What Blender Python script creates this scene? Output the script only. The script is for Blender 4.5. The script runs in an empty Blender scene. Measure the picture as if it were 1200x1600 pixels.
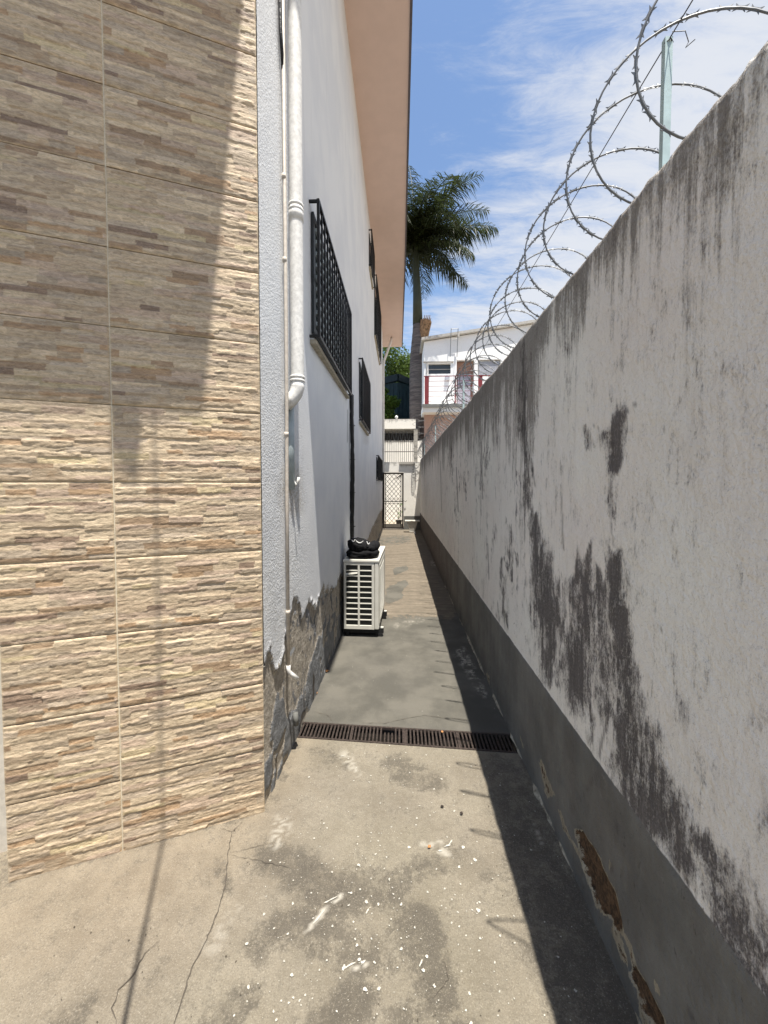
import bpy, math, random
import numpy as np
from mathutils import Vector, Matrix
random.seed(7)
S = bpy.context.scene
COL = S.collection

# ------------------------------------------------------------------ camera, sky, sun, exposure
CAM_H = 1.56
PITCH, YAW, FPX = math.radians(2.0), math.radians(2.45), 585.0
cam_d = bpy.data.cameras.new('camera'); cam = bpy.data.objects.new('camera', cam_d); COL.objects.link(cam)
cam.location = (0, 0, CAM_H)
cam.rotation_euler = (math.radians(90) - PITCH, 0, YAW)
cam_d.sensor_width = 36; cam_d.lens = FPX / 1600 * 36
cam_d.shift_y = -(800 - 777.4) / 1600
cam_d.clip_start = 0.02; cam_d.clip_end = 2000
S.camera = cam

SUN = Vector((0.105, -0.24, 1.0)).normalized()
SUN_EL = math.asin(SUN.z); SUN_ROT = math.atan2(SUN.x, SUN.y)
W = bpy.data.worlds.new('World'); S.world = W; W.use_nodes = True
wt = W.node_tree; wt.nodes.clear()
def wn(t, **k):
    n = wt.nodes.new(t)
    for a, b in k.items(): setattr(n, a, b)
    return n
out = wn('ShaderNodeOutputWorld'); bg = wn('ShaderNodeBackground'); wt.links.new(bg.outputs[0], out.inputs[0])
bg.inputs[1].default_value = 0.107
sky = wn('ShaderNodeTexSky', sky_type='NISHITA', sun_disc=False, sun_elevation=SUN_EL, sun_rotation=SUN_ROT)
sky.air_density = 1.15; sky.dust_density = 0.6; sky.ozone_density = 3.0
tc = wn('ShaderNodeTexCoord'); sp = wn('ShaderNodeSeparateXYZ'); wt.links.new(tc.outputs['Generated'], sp.inputs[0])
def wm(op, a, b=None, c=None):
    n = wn('ShaderNodeMath', operation=op)
    for i, v in enumerate((a, b, c)):
        if v is None: continue
        if isinstance(v, (int, float)): n.inputs[i].default_value = v
        else: wt.links.new(v, n.inputs[i])
    return n.outputs[0]
zz = wm('ADD', wm('MAXIMUM', sp.outputs[2], 0.0), 0.22)
cb = wn('ShaderNodeCombineXYZ')
wt.links.new(wm('DIVIDE', sp.outputs[0], zz), cb.inputs[0]); wt.links.new(wm('DIVIDE', sp.outputs[1], zz), cb.inputs[1])
def wnoise(scale, det, rough, dist, rot=0, sc=(1, 1, 1)):
    mp = wn('ShaderNodeMapping'); wt.links.new(cb.outputs[0], mp.inputs[0])
    mp.inputs['Rotation'].default_value = (0, 0, rot); mp.inputs['Scale'].default_value = sc
    n = wn('ShaderNodeTexNoise'); wt.links.new(mp.outputs[0], n.inputs['Vector'])
    n.inputs['Scale'].default_value = scale; n.inputs['Detail'].default_value = det
    n.inputs['Roughness'].default_value = rough; n.inputs['Distortion'].default_value = dist
    return n.outputs[0]
n1 = wnoise(2.0, 8, 0.62, 0.35, 0.6, (0.8, 2.6, 1)); n2 = wnoise(7.0, 8, 0.72, 0.6, 0.5, (0.7, 2.0, 1)); n3 = wnoise(0.6, 3, 0.5, 0, 0.2)
# the cloud field is denser towards the right-hand side (+x) and the horizon, thinner at the zenith
bias = wm('MULTIPLY', wm('SUBTRACT', wm('MULTIPLY', sp.outputs[0], 1.35), wm('MULTIPLY', sp.outputs[2], 0.95)), 0.42)
dens = wm('ADD', wm('ADD', wm('MULTIPLY', n1, 0.62), wm('MULTIPLY', n2, 0.42)), wm('ADD', bias, wm('MULTIPLY', n3, 0.15)))
mr = wn('ShaderNodeMapRange', interpolation_type='SMOOTHSTEP'); wt.links.new(dens, mr.inputs[0])
mr.inputs[1].default_value = 0.36; mr.inputs[2].default_value = 0.66
mx = wn('ShaderNodeMixRGB'); wt.links.new(wm('MULTIPLY', mr.outputs[0], 0.88), mx.inputs[0]); wt.links.new(sky.outputs[0], mx.inputs[1])
mx.inputs[2].default_value = (4.1, 4.2, 4.4, 1)
wt.links.new(mx.outputs[0], bg.inputs[0])

sd = bpy.data.lights.new('sun', 'SUN'); sun = bpy.data.objects.new('sun', sd); COL.objects.link(sun)
sd.energy = 4.8; sd.angle = math.radians(0.38); sd.color = (1, 0.945, 0.86)
sun.rotation_euler = SUN.to_track_quat('Z', 'Y').to_euler(); sun.location = SUN * 40
S.view_settings.view_transform = 'Standard'; S.view_settings.look = 'None'
S.view_settings.gamma = 1; S.view_settings.use_curve_mapping = False
S.view_settings.exposure = 0.93
S.cycles.max_bounces = 8; S.cycles.diffuse_bounces = 5

# ------------------------------------------------------------------ helpers
_f = np.array([-math.sin(YAW) * math.cos(PITCH), math.cos(YAW) * math.cos(PITCH), -math.sin(PITCH)])
_r = np.array([math.cos(YAW), math.sin(YAW), 0.0]); _u = np.cross(_r, _f)
def seen(P):
    """where world points (n,3) lie in the photograph; used to look up measured stain positions on the real surfaces"""
    d = np.asarray(P, float) - np.array([0, 0, CAM_H]); z = d @ _f
    z = np.where(z < 0.05, np.nan, z)
    return 600 + FPX * (d @ _r) / z, 777.4 - FPX * (d @ _u) / z
def hash2(ix, iy, seed):
    h = (ix.astype(np.int64) * 374761393 + iy.astype(np.int64) * 668265263 + seed * 2147483647) & 0xFFFFFFFF
    h = ((h ^ (h >> 13)) * 1274126177) & 0xFFFFFFFF
    return ((h ^ (h >> 16)) & 0xFFFF) / 65535.0
def vn(x, y, seed=0):
    x = np.asarray(x, float); y = np.asarray(y, float)
    ix = np.floor(x); iy = np.floor(y); fx = x - ix; fy = y - iy
    fx = fx * fx * (3 - 2 * fx); fy = fy * fy * (3 - 2 * fy)
    a = hash2(ix, iy, seed); b = hash2(ix + 1, iy, seed); c = hash2(ix, iy + 1, seed); d = hash2(ix + 1, iy + 1, seed)
    return (a * (1 - fx) + b * fx) * (1 - fy) + (c * (1 - fx) + d * fx) * fy
def fbm(x, y, seed=0, o=4):
    s = 0; a = 0.5; t = 0
    for i in range(o):
        s = s + a * vn(x * 2 ** i, y * 2 ** i, seed + i * 17); t += a; a *= 0.5
    return s / t
def sstep(a, b, x):
    t = np.clip((x - a) / (b - a), 0, 1); return t * t * (3 - 2 * t)
def capsules(px, py, L, a=0.35, b=1.45):
    """stains as tapered strokes: x0,y0,x1,y1,r0,r1,amount"""
    m = np.zeros_like(px)
    for x0, y0, x1, y1, r0, r1, amt in L:
        dx, dy = x1 - x0, y1 - y0; q = dx * dx + dy * dy + 1e-6
        t = np.clip(((px - x0) * dx + (py - y0) * dy) / q, 0, 1)
        d = np.hypot(px - x0 - t * dx, py - y0 - t * dy) / (r0 + (r1 - r0) * t)
        m = np.maximum(m, amt * (1 - sstep(a, b, np.nan_to_num(d, nan=99))))
    return m

def tag(o, label=None, cat=None, group=None, kind=None):
    for k, v in (('label', label), ('category', cat), ('group', group), ('kind', kind)):
        if v: o[k] = v
    return o
def empty(name, loc=(0, 0, 0), rz=0, **k):
    o = bpy.data.objects.new(name, None); COL.objects.link(o); o.location = loc; o.rotation_euler = (0, 0, rz)
    o.empty_display_size = 0.2
    return tag(o, **k)
def mesh_obj(name, verts, faces, mat, parent=None, smooth=False, attrs=None, loc=None, rz=None, **k):
    me = bpy.data.meshes.new(name)
    me.from_pydata([tuple(map(float, v)) for v in verts], [], [tuple(map(int, f)) for f in faces]); me.update()
    if smooth: me.polygons.foreach_set('use_smooth', [True] * len(me.polygons))
    if mat: me.materials.append(mat)
    for an, av in (attrs or {}).items():
        av = np.asarray(av, float)
        if av.ndim == 1:
            a = me.attributes.new(an, 'FLOAT', 'POINT'); a.data.foreach_set('value', av)
        else:
            a = me.attributes.new(an, 'FLOAT_COLOR', 'POINT'); a.data.foreach_set('color', np.c_[av, np.ones(len(av))].ravel())
    o = bpy.data.objects.new(name, me); COL.objects.link(o)
    if parent: o.parent = parent
    if loc is not None: o.location = loc
    if rz is not None: o.rotation_euler = (0, 0, rz)
    return tag(o, **k)
def grid_faces(nu, nv, flip=False):
    i = np.arange(nu - 1)[:, None]; j = np.arange(nv - 1)[None, :]
    a = (i * nv + j).ravel(); b = a + 1; c = a + nv + 1; d = a + nv
    return np.c_[a, d, c, b] if flip else np.c_[a, b, c, d]
class MB:
    def __init__(s): s.v = []; s.f = []
    def add(s, v, f):
        n = len(s.v); s.v += [tuple(q) for q in v]; s.f += [tuple(n + i for i in q) for q in f]; return s
    def box(s, x0, x1, y0, y1, z0, z1, M=None):
        v = [Vector(q) for q in ((x0, y0, z0), (x1, y0, z0), (x1, y1, z0), (x0, y1, z0), (x0, y0, z1), (x1, y0, z1), (x1, y1, z1), (x0, y1, z1))]
        if M: v = [M @ q for q in v]
        return s.add(v, [(0, 3, 2, 1), (4, 5, 6, 7), (0, 1, 5, 4), (1, 2, 6, 5), (2, 3, 7, 6), (3, 0, 4, 7)])
    def tube(s, pts, r, n=8, caps=True):
        pts = [Vector(p) for p in pts]; m = len(pts); rr = r if hasattr(r, '__len__') else [r] * m
        base = len(s.v); t0 = (pts[1] - pts[0]).normalized()
        ref = Vector((0, 0, 1)) if abs(t0.z) < 0.9 else Vector((1, 0, 0))
        u = t0.cross(ref).normalized()
        for i, p in enumerate(pts):
            t = (pts[min(i + 1, m - 1)] - pts[max(i - 1, 0)]).normalized()
            u = (u - t * u.dot(t)).normalized(); w = t.cross(u)
            for k in range(n):
                a = 2 * math.pi * k / n; s.v.append(tuple(p + (u * math.cos(a) + w * math.sin(a)) * rr[i]))
        for i in range(m - 1):
            for k in range(n):
                k2 = (k + 1) % n
                s.f.append((base + i * n + k, base + i * n + k2, base + (i + 1) * n + k2, base + (i + 1) * n + k))
        if caps:
            s.f.append(tuple(base + k for k in reversed(range(n)))); s.f.append(tuple(base + (m - 1) * n + k for k in range(n)))
        return s
    def prism(s, poly, z0, z1):
        n = len(poly)
        return s.add([(x, y, z0) for x, y in poly] + [(x, y, z1) for x, y in poly],
                     [tuple(reversed(range(n))), tuple(range(n, 2 * n))] + [(i, (i + 1) % n, n + (i + 1) % n, n + i) for i in range(n)])
    def build(s, name, mat, parent=None, bevel=0, smooth=False, **k):
        o = mesh_obj(name, s.v, s.f, mat, parent, smooth, **k)
        if bevel:
            b = o.modifiers.new('bevel', 'BEVEL'); b.width = bevel; b.segments = 2; b.limit_method = 'ANGLE'
        return o
def copy_to(src, loc=None, parent=None, rot=None, scale=None):
    o = src.copy(); COL.objects.link(o)
    if parent: o.parent = parent
    if loc is not None: o.location = loc
    if rot is not None: o.rotation_euler = rot
    if scale is not None: o.scale = scale
    return o

# ------------------------------------------------------------------ material nodes
class N:
    def __init__(s, name):
        s.m = bpy.data.materials.new(name); s.m.use_nodes = True; s.t = s.m.node_tree; s.b = s.t.nodes['Principled BSDF']
        s.g = s.t.nodes.new('ShaderNodeNewGeometry'); s.p = s.g.outputs['Position']
        s.b.inputs['Roughness'].default_value = 0.85; s.b.inputs['Specular IOR Level'].default_value = 0.25
    def _in(s, sock, v):
        if v is None: return
        if isinstance(v, bpy.types.NodeSocket): s.t.links.new(v, sock)
        elif isinstance(v, (tuple, list)): sock.default_value = tuple(v) + ((1,) if len(v) == 3 and len(sock.default_value) == 4 else ())
        else: sock.default_value = v
    def objpos(s):
        return s.t.nodes.new('ShaderNodeTexCoord').outputs['Object']
    def map(s, scale=(1, 1, 1), loc=(0, 0, 0), vec=None):
        n = s.t.nodes.new('ShaderNodeMapping'); s.t.links.new(vec or s.p, n.inputs[0])
        n.inputs['Scale'].default_value = scale; n.inputs['Location'].default_value = loc; return n.outputs[0]
    def noise(s, scale, det=4, rough=0.55, vec=None, dist=0):
        n = s.t.nodes.new('ShaderNodeTexNoise'); s.t.links.new(vec or s.p, n.inputs['Vector'])
        n.inputs['Scale'].default_value = scale; n.inputs['Detail'].default_value = det
        n.inputs['Roughness'].default_value = rough; n.inputs['Distortion'].default_value = dist; return n.outputs[0]
    def cn(s, scale, det=4, rough=0.55, vec=None, dist=0, w=0.17):
        return s.rng(s.noise(scale, det, rough, vec, dist), 0.5 - w, 0.5 + w)
    def voro(s, scale, vec=None, feature='F1', out='Distance'):
        n = s.t.nodes.new('ShaderNodeTexVoronoi'); n.feature = feature; s.t.links.new(vec or s.p, n.inputs['Vector'])
        n.inputs['Scale'].default_value = scale; return n.outputs[out]
    def attr(s, a, col=False):
        n = s.t.nodes.new('ShaderNodeAttribute'); n.attribute_name = a; return n.outputs['Color' if col else 'Fac']
    def xyz(s, v=None):
        n = s.t.nodes.new('ShaderNodeSeparateXYZ'); s.t.links.new(v or s.p, n.inputs[0]); return n.outputs
    def ma(s, op, a, b=None, c=None, clamp=False):
        n = s.t.nodes.new('ShaderNodeMath'); n.operation = op; n.use_clamp = clamp
        for i, v in enumerate((a, b, c)): s._in(n.inputs[i], v)
        return n.outputs[0]
    def rng(s, v, a, b, c=0, d=1):
        n = s.t.nodes.new('ShaderNodeMapRange'); n.interpolation_type = 'SMOOTHSTEP'
        for i, q in enumerate((v, a, b, c, d)): s._in(n.inputs[i], q)
        return n.outputs[0]
    def mix(s, f, a, b, mode='MIX'):
        n = s.t.nodes.new('ShaderNodeMixRGB'); n.blend_type = mode
        s._in(n.inputs[0], f); s._in(n.inputs[1], a); s._in(n.inputs[2], b); return n.outputs[0]
    def bump(s, h, strength=0.5, dist=0.01):
        n = s.t.nodes.new('ShaderNodeBump'); n.inputs['Strength'].default_value = strength; n.inputs['Distance'].default_value = dist
        s.t.links.new(h, n.inputs['Height']); s.t.links.new(n.outputs[0], s.b.inputs['Normal']); return s
    def col(s, c): s._in(s.b.inputs['Base Color'], c); return s
    def rough(s, v): s._in(s.b.inputs['Roughness'], v); return s
    def metal(s, v): s._in(s.b.inputs['Metallic'], v); return s
def simple(name, c, rough=0.6, metal=0.0, var=0.12, scale=20, bump=0.15, bd=0.002, spec=0.3):
    n = N(name); a = tuple(q * (1 - var) for q in c); b = tuple(min(1, q * (1 + var)) for q in c)
    f = n.noise(scale, 5, 0.65); n.col(n.mix(n.rng(f, 0.3, 0.7), a, b)).rough(rough).metal(metal)
    n.b.inputs['Specular IOR Level'].default_value = spec
    if bump: n.bump(f, bump, bd)
    return n.m

# ---- right boundary wall plaster with mould
def mat_boundary():
    n = N('stained plaster'); z = n.xyz()[2]
    A = lambda v, k, c=0.5: n.ma('MULTIPLY', n.ma('SUBTRACT', v, c), k)
    add = lambda *q: q[0] if len(q) == 1 else n.ma('ADD', q[0], add(*q[1:]))
    big = n.cn(1.3, 4, 0.5); mid = n.cn(6, 5, 0.6)
    white = n.mix(big, (0.80, 0.75, 0.70), (0.84, 0.815, 0.765))
    white = n.mix(n.ma('MULTIPLY', n.cn(2.2, 3, 0.5, n.map((1, 1, 1), (5, 3, 1))), 0.30), white, (0.74, 0.66, 0.63))
    white = n.mix(n.ma('MULTIPLY', n.cn(0.9, 4, 0.6, n.map((1, 1, 1), (9, 1, 4))), 0.25), white, (0.68, 0.68, 0.63))
    st = n.cn(1, 6, 0.7, n.map((10, 10, 0.7)), w=.2); st2 = n.cn(1, 5, 0.75, n.map((48, 48, 2.6)), w=.2)
    gr = n.cn(34, 8, 0.8, n.map((1, 1, 0.42)), .3, w=.22); grain = n.cn(170, 4, 0.8, n.map((1, 1, 0.55)), w=.2); mott = n.cn(9, 6, 0.7, n.map((1, 1, .5)), .4)
    d = add(n.attr('mould'), A(gr, 0.75), A(mott, 0.55), A(st2, 0.30), A(grain, 0.26))
    f1 = n.ma('MULTIPLY', n.rng(d, 0.12, 0.92), add(A(grain, 0.26, 0), A(st2, .12, 0), 0.80), None, True)
    halo = n.ma('MULTIPLY', n.rng(add(n.attr('mould'), A(mott, .5)), 0.0, 0.9), 0.38)
    dt = add(n.attr('top'), A(st, 0.70), A(st2, 0.45), A(gr, 0.40), A(grain, 0.25), A(mott, .2))
    f2 = n.ma('MULTIPLY', n.rng(dt, 0.02, 0.85), add(A(grain, .25, 0), A(gr, .2, 0), .66), None, True)
    faint = n.ma('MULTIPLY', n.rng(add(A(st, .7, 0), A(st2, 0.5, 0)), 0.60, 1.2), 0.22)
    c = n.mix(faint, white, (0.40, 0.37, 0.34)); c = n.mix(halo, c, (0.33, 0.30, 0.28))
    # small dark pits in the stucco
    c = n.mix(n.ma('MULTIPLY', n.rng(n.noise(120, 3, 0.7), 0.40, 0.33), 0.35), c, (0.30, 0.28, 0.25))
    c = n.mix(n.ma('MULTIPLY', f2, 0.90), c, n.mix(add(A(gr, .6, 0), A(grain, .4, 0)), (0.035, 0.030, 0.026), (0.20, 0.175, 0.15)))
    c = n.mix(n.ma('MULTIPLY', f1, 0.93), c, n.mix(add(A(gr, .5, 0), A(mott, .5, 0)), (0.016, 0.014, 0.015), (0.10, 0.088, 0.088)))
    ch = n.rng(n.ma('ADD', n.voro(60, n.map((1, 1, 0.6))), n.ma('MULTIPLY', n.noise(11, 4, 0.6), 0.9)), 0.52, 0.46)
    zone = n.attr('chip'); c = n.mix(n.ma('MULTIPLY', ch, zone), c, (0.15, 0.115, 0.09))
    edge = n.ma('ADD', z, n.ma('MULTIPLY', n.ma('SUBTRACT', n.noise(14, 4, 0.6), 0.5), 0.012))
    band = n.rng(edge, 0.583, 0.579)
    gp = n.mix(n.cn(3, 5, 0.6), (0.12, 0.12, 0.112), (0.185, 0.18, 0.165))
    gp = n.mix(n.ma('MULTIPLY', n.cn(1, 5, 0.7, n.map((9, 9, 1.4))), 0.35), gp, (0.095, 0.08, 0.07))
    gp = n.mix(n.ma('MULTIPLY', n.rng(n.noise(70, 4, 0.7, n.map((1, 1, .4))), 0.64, 0.70), 0.7), gp, (0.06, 0.055, 0.05))
    gp = n.mix(n.ma('MULTIPLY', n.rng(n.noise(24, 6, 0.8), 0.60, 0.72), 0.35), gp, (0.26, 0.25, 0.23))
    c = n.mix(band, c, gp)
    far = n.rng(n.xyz()[1], 3.0, 8.0); c = n.mix(n.ma('MULTIPLY', n.ma('MULTIPLY', far, band), 0.55), c, (0.10, 0.07, 0.06))
    pe = n.ma('ADD', n.attr('peel'), A(n.cn(40, 5, .8), .22)); rim = n.rng(pe, 0.30, 0.38); core = n.rng(pe, 0.50, 0.58)
    c = n.mix(rim, c, n.mix(gr, (0.22, 0.19, 0.14), (0.38, 0.34, 0.26)))
    c = n.mix(core, c, n.mix(n.cn(60, 6, 0.8), (0.025, 0.017, 0.012), (0.15, 0.09, 0.05)))
    c = n.mix(n.ma('MULTIPLY', n.attr('crack'), 0.8), c, (0.08, 0.07, 0.065))
    n.col(c).rough(0.92)
    h = n.ma('ADD', n.noise(70, 5, 0.6), n.ma('MULTIPLY', n.noise(230, 3, 0.6), 0.4))
    h = n.ma('ADD', h, n.ma('MULTIPLY', n.noise(16, 4, 0.6), 1.2))
    h = n.ma('ADD', h, n.ma('MULTIPLY', n.noise(4, 5, 0.7), 2.5)); return n.bump(h, 0.75, 0.010).m
# ---- house plaster with peeled base
def mat_house():
    n = N('house plaster'); y = n.xyz()[1]
    w = n.mix(n.rng(n.noise(2.5, 4, 0.5), 0.35, 0.65), (0.70, 0.715, 0.735), (0.77, 0.78, 0.785))
    roughz = n.attr('rough')
    sp_ = n.noise(150, 4, 0.7)
    w = n.mix(n.ma('MULTIPLY', n.ma('MULTIPLY', n.rng(sp_, 0.58, 0.42), roughz), 0.30), w, (0.42, 0.44, 0.46))
    w = n.mix(n.ma('MULTIPLY', n.attr('stain'), n.rng(n.noise(40, 5, 0.8), 0.35, 0.65)), w, (0.36, 0.32, 0.25))
    w = n.mix(n.ma('MULTIPLY', n.rng(n.noise(1, 5, 0.7, n.map((1, 10, 0.7))), 0.55, 0.85), 0.25), w, (0.42, 0.42, 0.43))
    jag = n.ma('ADD', n.ma('MULTIPLY', n.ma('SUBTRACT', n.cn(22, 8, 0.8, n.map((1, 1, .55)), .5, .2), .5), 1.3), n.ma('MULTIPLY', n.ma('SUBTRACT', n.cn(80, 5, .8), .5), .25)); pe = n.rng(n.ma('ADD', n.attr('pdist'), jag), -0.03, 0.03); pat = n.noise(7, 6, 0.7, n.map((1, 1, 0.8)), 0.6)
    cem = n.mix(n.cn(26, 7, 0.8, w=.25), (0.19, 0.168, 0.14), (0.56, 0.505, 0.42))
    grey = n.mix(n.cn(12, 5, 0.7), (0.10, 0.105, 0.11), (0.22, 0.22, 0.225))
    lower = n.mix(n.rng(pat, 0.56, 0.58), cem, grey)
    lower = n.mix(n.rng(n.noise(5.5, 4, 0.6, n.map((1, 1, 1.2), (3, 7, 1)), 0.4), 0.655, 0.67), lower, (0.40, 0.41, 0.42))
    lower = n.mix(n.rng(n.ma('ADD', n.attr('paint'), n.ma('MULTIPLY', n.ma('SUBTRACT', n.cn(18, 8, .8), .5), .9)), .46, .52), lower, n.mix(n.cn(15, 5, .7), (0.13, 0.135, 0.14), (0.24, 0.245, 0.25)))
    lower = n.mix(n.rng(n.noise(1, 4, 0.7, n.map((1, 12, 2.2))), 0.62, 0.70), lower, (0.07, 0.06, 0.05))
    rimw = n.rng(n.ma('ADD', n.attr('pdist'), jag), -0.16, -0.03); c = n.mix(n.ma('MULTIPLY', rimw, .45), w, (0.5, 0.49, 0.46)); c = n.mix(pe, c, lower); c = n.mix(n.ma('MULTIPLY', n.ma('MULTIPLY', pe, n.rng(n.ma('ADD', n.attr('pdist'), jag), .12, .03)), .75), c, (0.06, 0.05, 0.04)); c = n.mix(n.ma('MULTIPLY', n.attr('crack'), 0.9), c, (0.04, 0.035, 0.03))
    n.col(c).rough(0.9)
    h = n.ma('ADD', n.ma('MULTIPLY', n.noise(95, 4, 0.6), n.ma('ADD', n.ma('MULTIPLY', roughz, 1.6), 0.12)), n.ma('ADD', n.ma('MULTIPLY', n.ma('MULTIPLY', pat, pe), 5.0), n.ma('MULTIPLY', pe, -6.0)))
    return n.bump(h, 0.6, 0.008).m
# ---- near concrete slab
def mat_slab():
    n = N('worn concrete'); dirt = n.attr('dirt'); warm = n.attr('warm')  # dirt mask also carries shade painted beside the boundary wall
    A = lambda v, k, c=0.5: n.ma('MULTIPLY', n.ma('SUBTRACT', v, c), k)
    add = lambda *q: q[0] if len(q) == 1 else n.ma('ADD', q[0], add(*q[1:]))
    m = n.cn(3.2, 6, 0.65); f = n.cn(30, 7, 0.8); g = n.noise(200, 4, 0.75); gg = n.noise(420, 2, 0.7); k = n.cn(9, 7, 0.75, None, .4)
    c = n.mix(m, (0.168, 0.144, 0.110), (0.262, 0.230, 0.178))
    c = n.mix(n.ma('MULTIPLY', k, 0.5), c, (0.30, 0.27, 0.215)); c = n.mix(n.ma('MULTIPLY', n.cn(55, 6, 0.8, w=.2), 0.42), c, (0.13, 0.112, 0.085))
    c = n.mix(n.ma('MULTIPLY', n.cn(1.2, 3, 0.5), 0.25), c, (0.27, 0.25, 0.175))
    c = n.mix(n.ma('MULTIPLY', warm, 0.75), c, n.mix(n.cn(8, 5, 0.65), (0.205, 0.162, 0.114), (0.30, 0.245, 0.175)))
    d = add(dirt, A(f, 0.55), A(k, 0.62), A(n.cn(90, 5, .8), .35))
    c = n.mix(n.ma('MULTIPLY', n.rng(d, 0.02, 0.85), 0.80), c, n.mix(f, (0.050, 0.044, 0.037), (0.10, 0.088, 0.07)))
    c = n.mix(n.ma('MULTIPLY', n.rng(g, 0.56, 0.66), 0.55), c, (0.40, 0.36, 0.29))
    c = n.mix(n.ma('MULTIPLY', n.rng(g, 0.46, 0.37), 0.60), c, (0.13, 0.112, 0.085))
    c = n.mix(n.ma('MULTIPLY', n.rng(gg, 0.60, 0.68), 0.35), c, (0.16, 0.135, 0.105))
    c = n.mix(n.attr('lime'), c, (0.50, 0.47, 0.40))
    n.col(c).rough(0.93)
    h = add(g, A(f, .9), A(n.noise(14, 5, 0.6, None, 0.8), 1.6), A(k, .8))
    return n.bump(h, 0.6, 0.006).m
# ---- alley slab: grey screed, then old tan concrete
def mat_alley():
    n = N('alley concrete'); y = n.xyz()[1]; tan = n.attr('tan'); gr = n.noise(34, 5, 0.75)
    a = n.mix(n.rng(n.noise(3, 5, 0.6), 0.35, 0.65), (0.080, 0.076, 0.064), (0.125, 0.117, 0.098))
    a = n.mix(n.ma('MULTIPLY', n.rng(n.noise(230, 3, 0.7), 0.6, 0.7), 0.4), a, (0.27, 0.255, 0.21))
    a = n.mix(n.ma('MULTIPLY', n.attr('dirt'), n.rng(gr, 0.3, 0.7)), a, (0.09, 0.085, 0.075))
    rid = n.noise(1, 6, 0.7, n.map((1.6, 16, 1)))
    b = n.mix(n.rng(rid, 0.35, 0.65), (0.125, 0.105, 0.08), (0.225, 0.188, 0.142))
    b = n.mix(n.ma('MULTIPLY', n.cn(12, 6, 0.75), 0.55), b, (0.10, 0.088, 0.068))
    t = n.rng(n.ma('ADD', tan, n.ma('MULTIPLY', n.ma('SUBTRACT', n.cn(8, 6, 0.75), 0.5), 0.62)), 0.42, 0.54)
    c = n.mix(t, a, b); c = n.mix(n.ma('MULTIPLY', n.attr('lime'), n.rng(n.noise(30, 5, 0.8), 0.45, 0.55)), c, (0.42, 0.39, 0.33))
    n.col(c).rough(0.9)
    h = n.ma('ADD', n.noise(200, 3, 0.6), n.ma('MULTIPLY', n.ma('MULTIPLY', rid, t), 4.0)); h = n.ma('ADD', h, n.ma('MULTIPLY', t, 1.5))
    return n.bump(h, 0.5, 0.005).m
def mat_tile():
    n = N('split stone tile'); c = n.attr('tone', True); o = n.objpos()
    a = n.noise(38, 6, 0.75, n.map((0.8, 1, 2.6), vec=o), 0.8); b = n.noise(190, 4, 0.75, n.map((0.6, 1, 1.6), vec=o))
    c = n.mix(1.0, c, n.mix(n.rng(a, 0.3, 0.7), (0.66, 0.63, 0.60), (1.22, 1.20, 1.17)), 'MULTIPLY')
    c = n.mix(n.ma('MULTIPLY', n.rng(n.noise(9, 5, 0.7, o), 0.6, 0.72), 0.30), c, (0.48, 0.32, 0.19))
    c = n.mix(n.ma('MULTIPLY', n.rng(b, 0.55, 0.7), 0.3), c, (0.72, 0.64, 0.53))
    c = n.mix(1.0, c, (0.90, 0.84, 0.725), 'MULTIPLY'); n.col(c).rough(0.62)
    n.b.inputs['Specular IOR Level'].default_value = 0.35
    return n.bump(n.ma('ADD', n.ma('MULTIPLY', a, 1.5), b), 0.5, 0.005).m
def leaf_mat(name, a, b, rough=0.5):
    n = N(name); i = n.t.nodes.new('ShaderNodeObjectInfo').outputs['Random']
    n.col(n.mix(n.noise(1.7, 4, 0.6), a, b)).rough(rough)
    tr = n.t.nodes.new('ShaderNodeBsdfTranslucent'); tr.inputs[0].default_value = tuple(q * 1.4 for q in b) + (1,)
    ms = n.t.nodes.new('ShaderNodeMixShader'); ms.inputs[0].default_value = 0.3
    n.t.links.new(n.b.outputs[0], ms.inputs[1]); n.t.links.new(tr.outputs[0], ms.inputs[2])
    n.t.links.new(ms.outputs[0], n.t.nodes['Material Output'].inputs[0]); return n.m
def mat_dirty_white(name, streak=0.5, base=(0.80, 0.775, 0.71), sc=3):
    n = N(name); s = n.noise(1, 6, 0.75, n.map((7, 7, 0.9))); g = n.noise(sc * 4, 5, 0.75)
    tp = n.attr('top'); d = n.ma('ADD', n.ma('MULTIPLY', n.ma('SUBTRACT', s, 0.5), 1.6), n.ma('ADD', tp, n.ma('MULTIPLY', n.ma('SUBTRACT', g, 0.5), 1.2)))
    c = n.mix(n.ma('MULTIPLY', n.rng(d, 0.25, 0.9), streak * 1.6), base, (0.09, 0.085, 0.075))
    c = n.mix(n.ma('MULTIPLY', n.rng(g, 0.5, 0.75), 0.25), c, (0.42, 0.38, 0.30)); n.col(c)
    return n.bump(g, 0.3, 0.01).m

M = {}
M['boundary'] = mat_boundary(); M['house'] = mat_house(); M['slab'] = mat_slab(); M['alley'] = mat_alley(); M['tile'] = mat_tile()
M['grout'] = simple('tile grout', (0.62, 0.55, 0.42), 0.9, var=0.15, scale=60)
M['soffit'] = simple('peach paint', (0.68, 0.535, 0.475), 0.85, var=0.03, scale=4, bump=0.3, bd=0.004)
M['fascia'] = simple('dark eave edge', (0.10, 0.09, 0.10), 0.6)
M['cream'] = simple('cream plaster', (0.55, 0.50, 0.42), 0.9)
M['pvc'] = simple('aged white pvc pipe', (0.70, 0.69, 0.66), 0.6, var=0.14, scale=45, bump=0.2)
M['pvc_grey'] = simple('grey painted pipe', (0.36, 0.42, 0.44), 0.5)
M['conduit'] = simple('beige conduit', (0.50, 0.45, 0.39), 0.55, var=0.14, scale=40)
M['iron'] = simple('black painted iron', (0.012, 0.012, 0.013), 0.42, var=0.3, bump=0.1)
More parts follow.
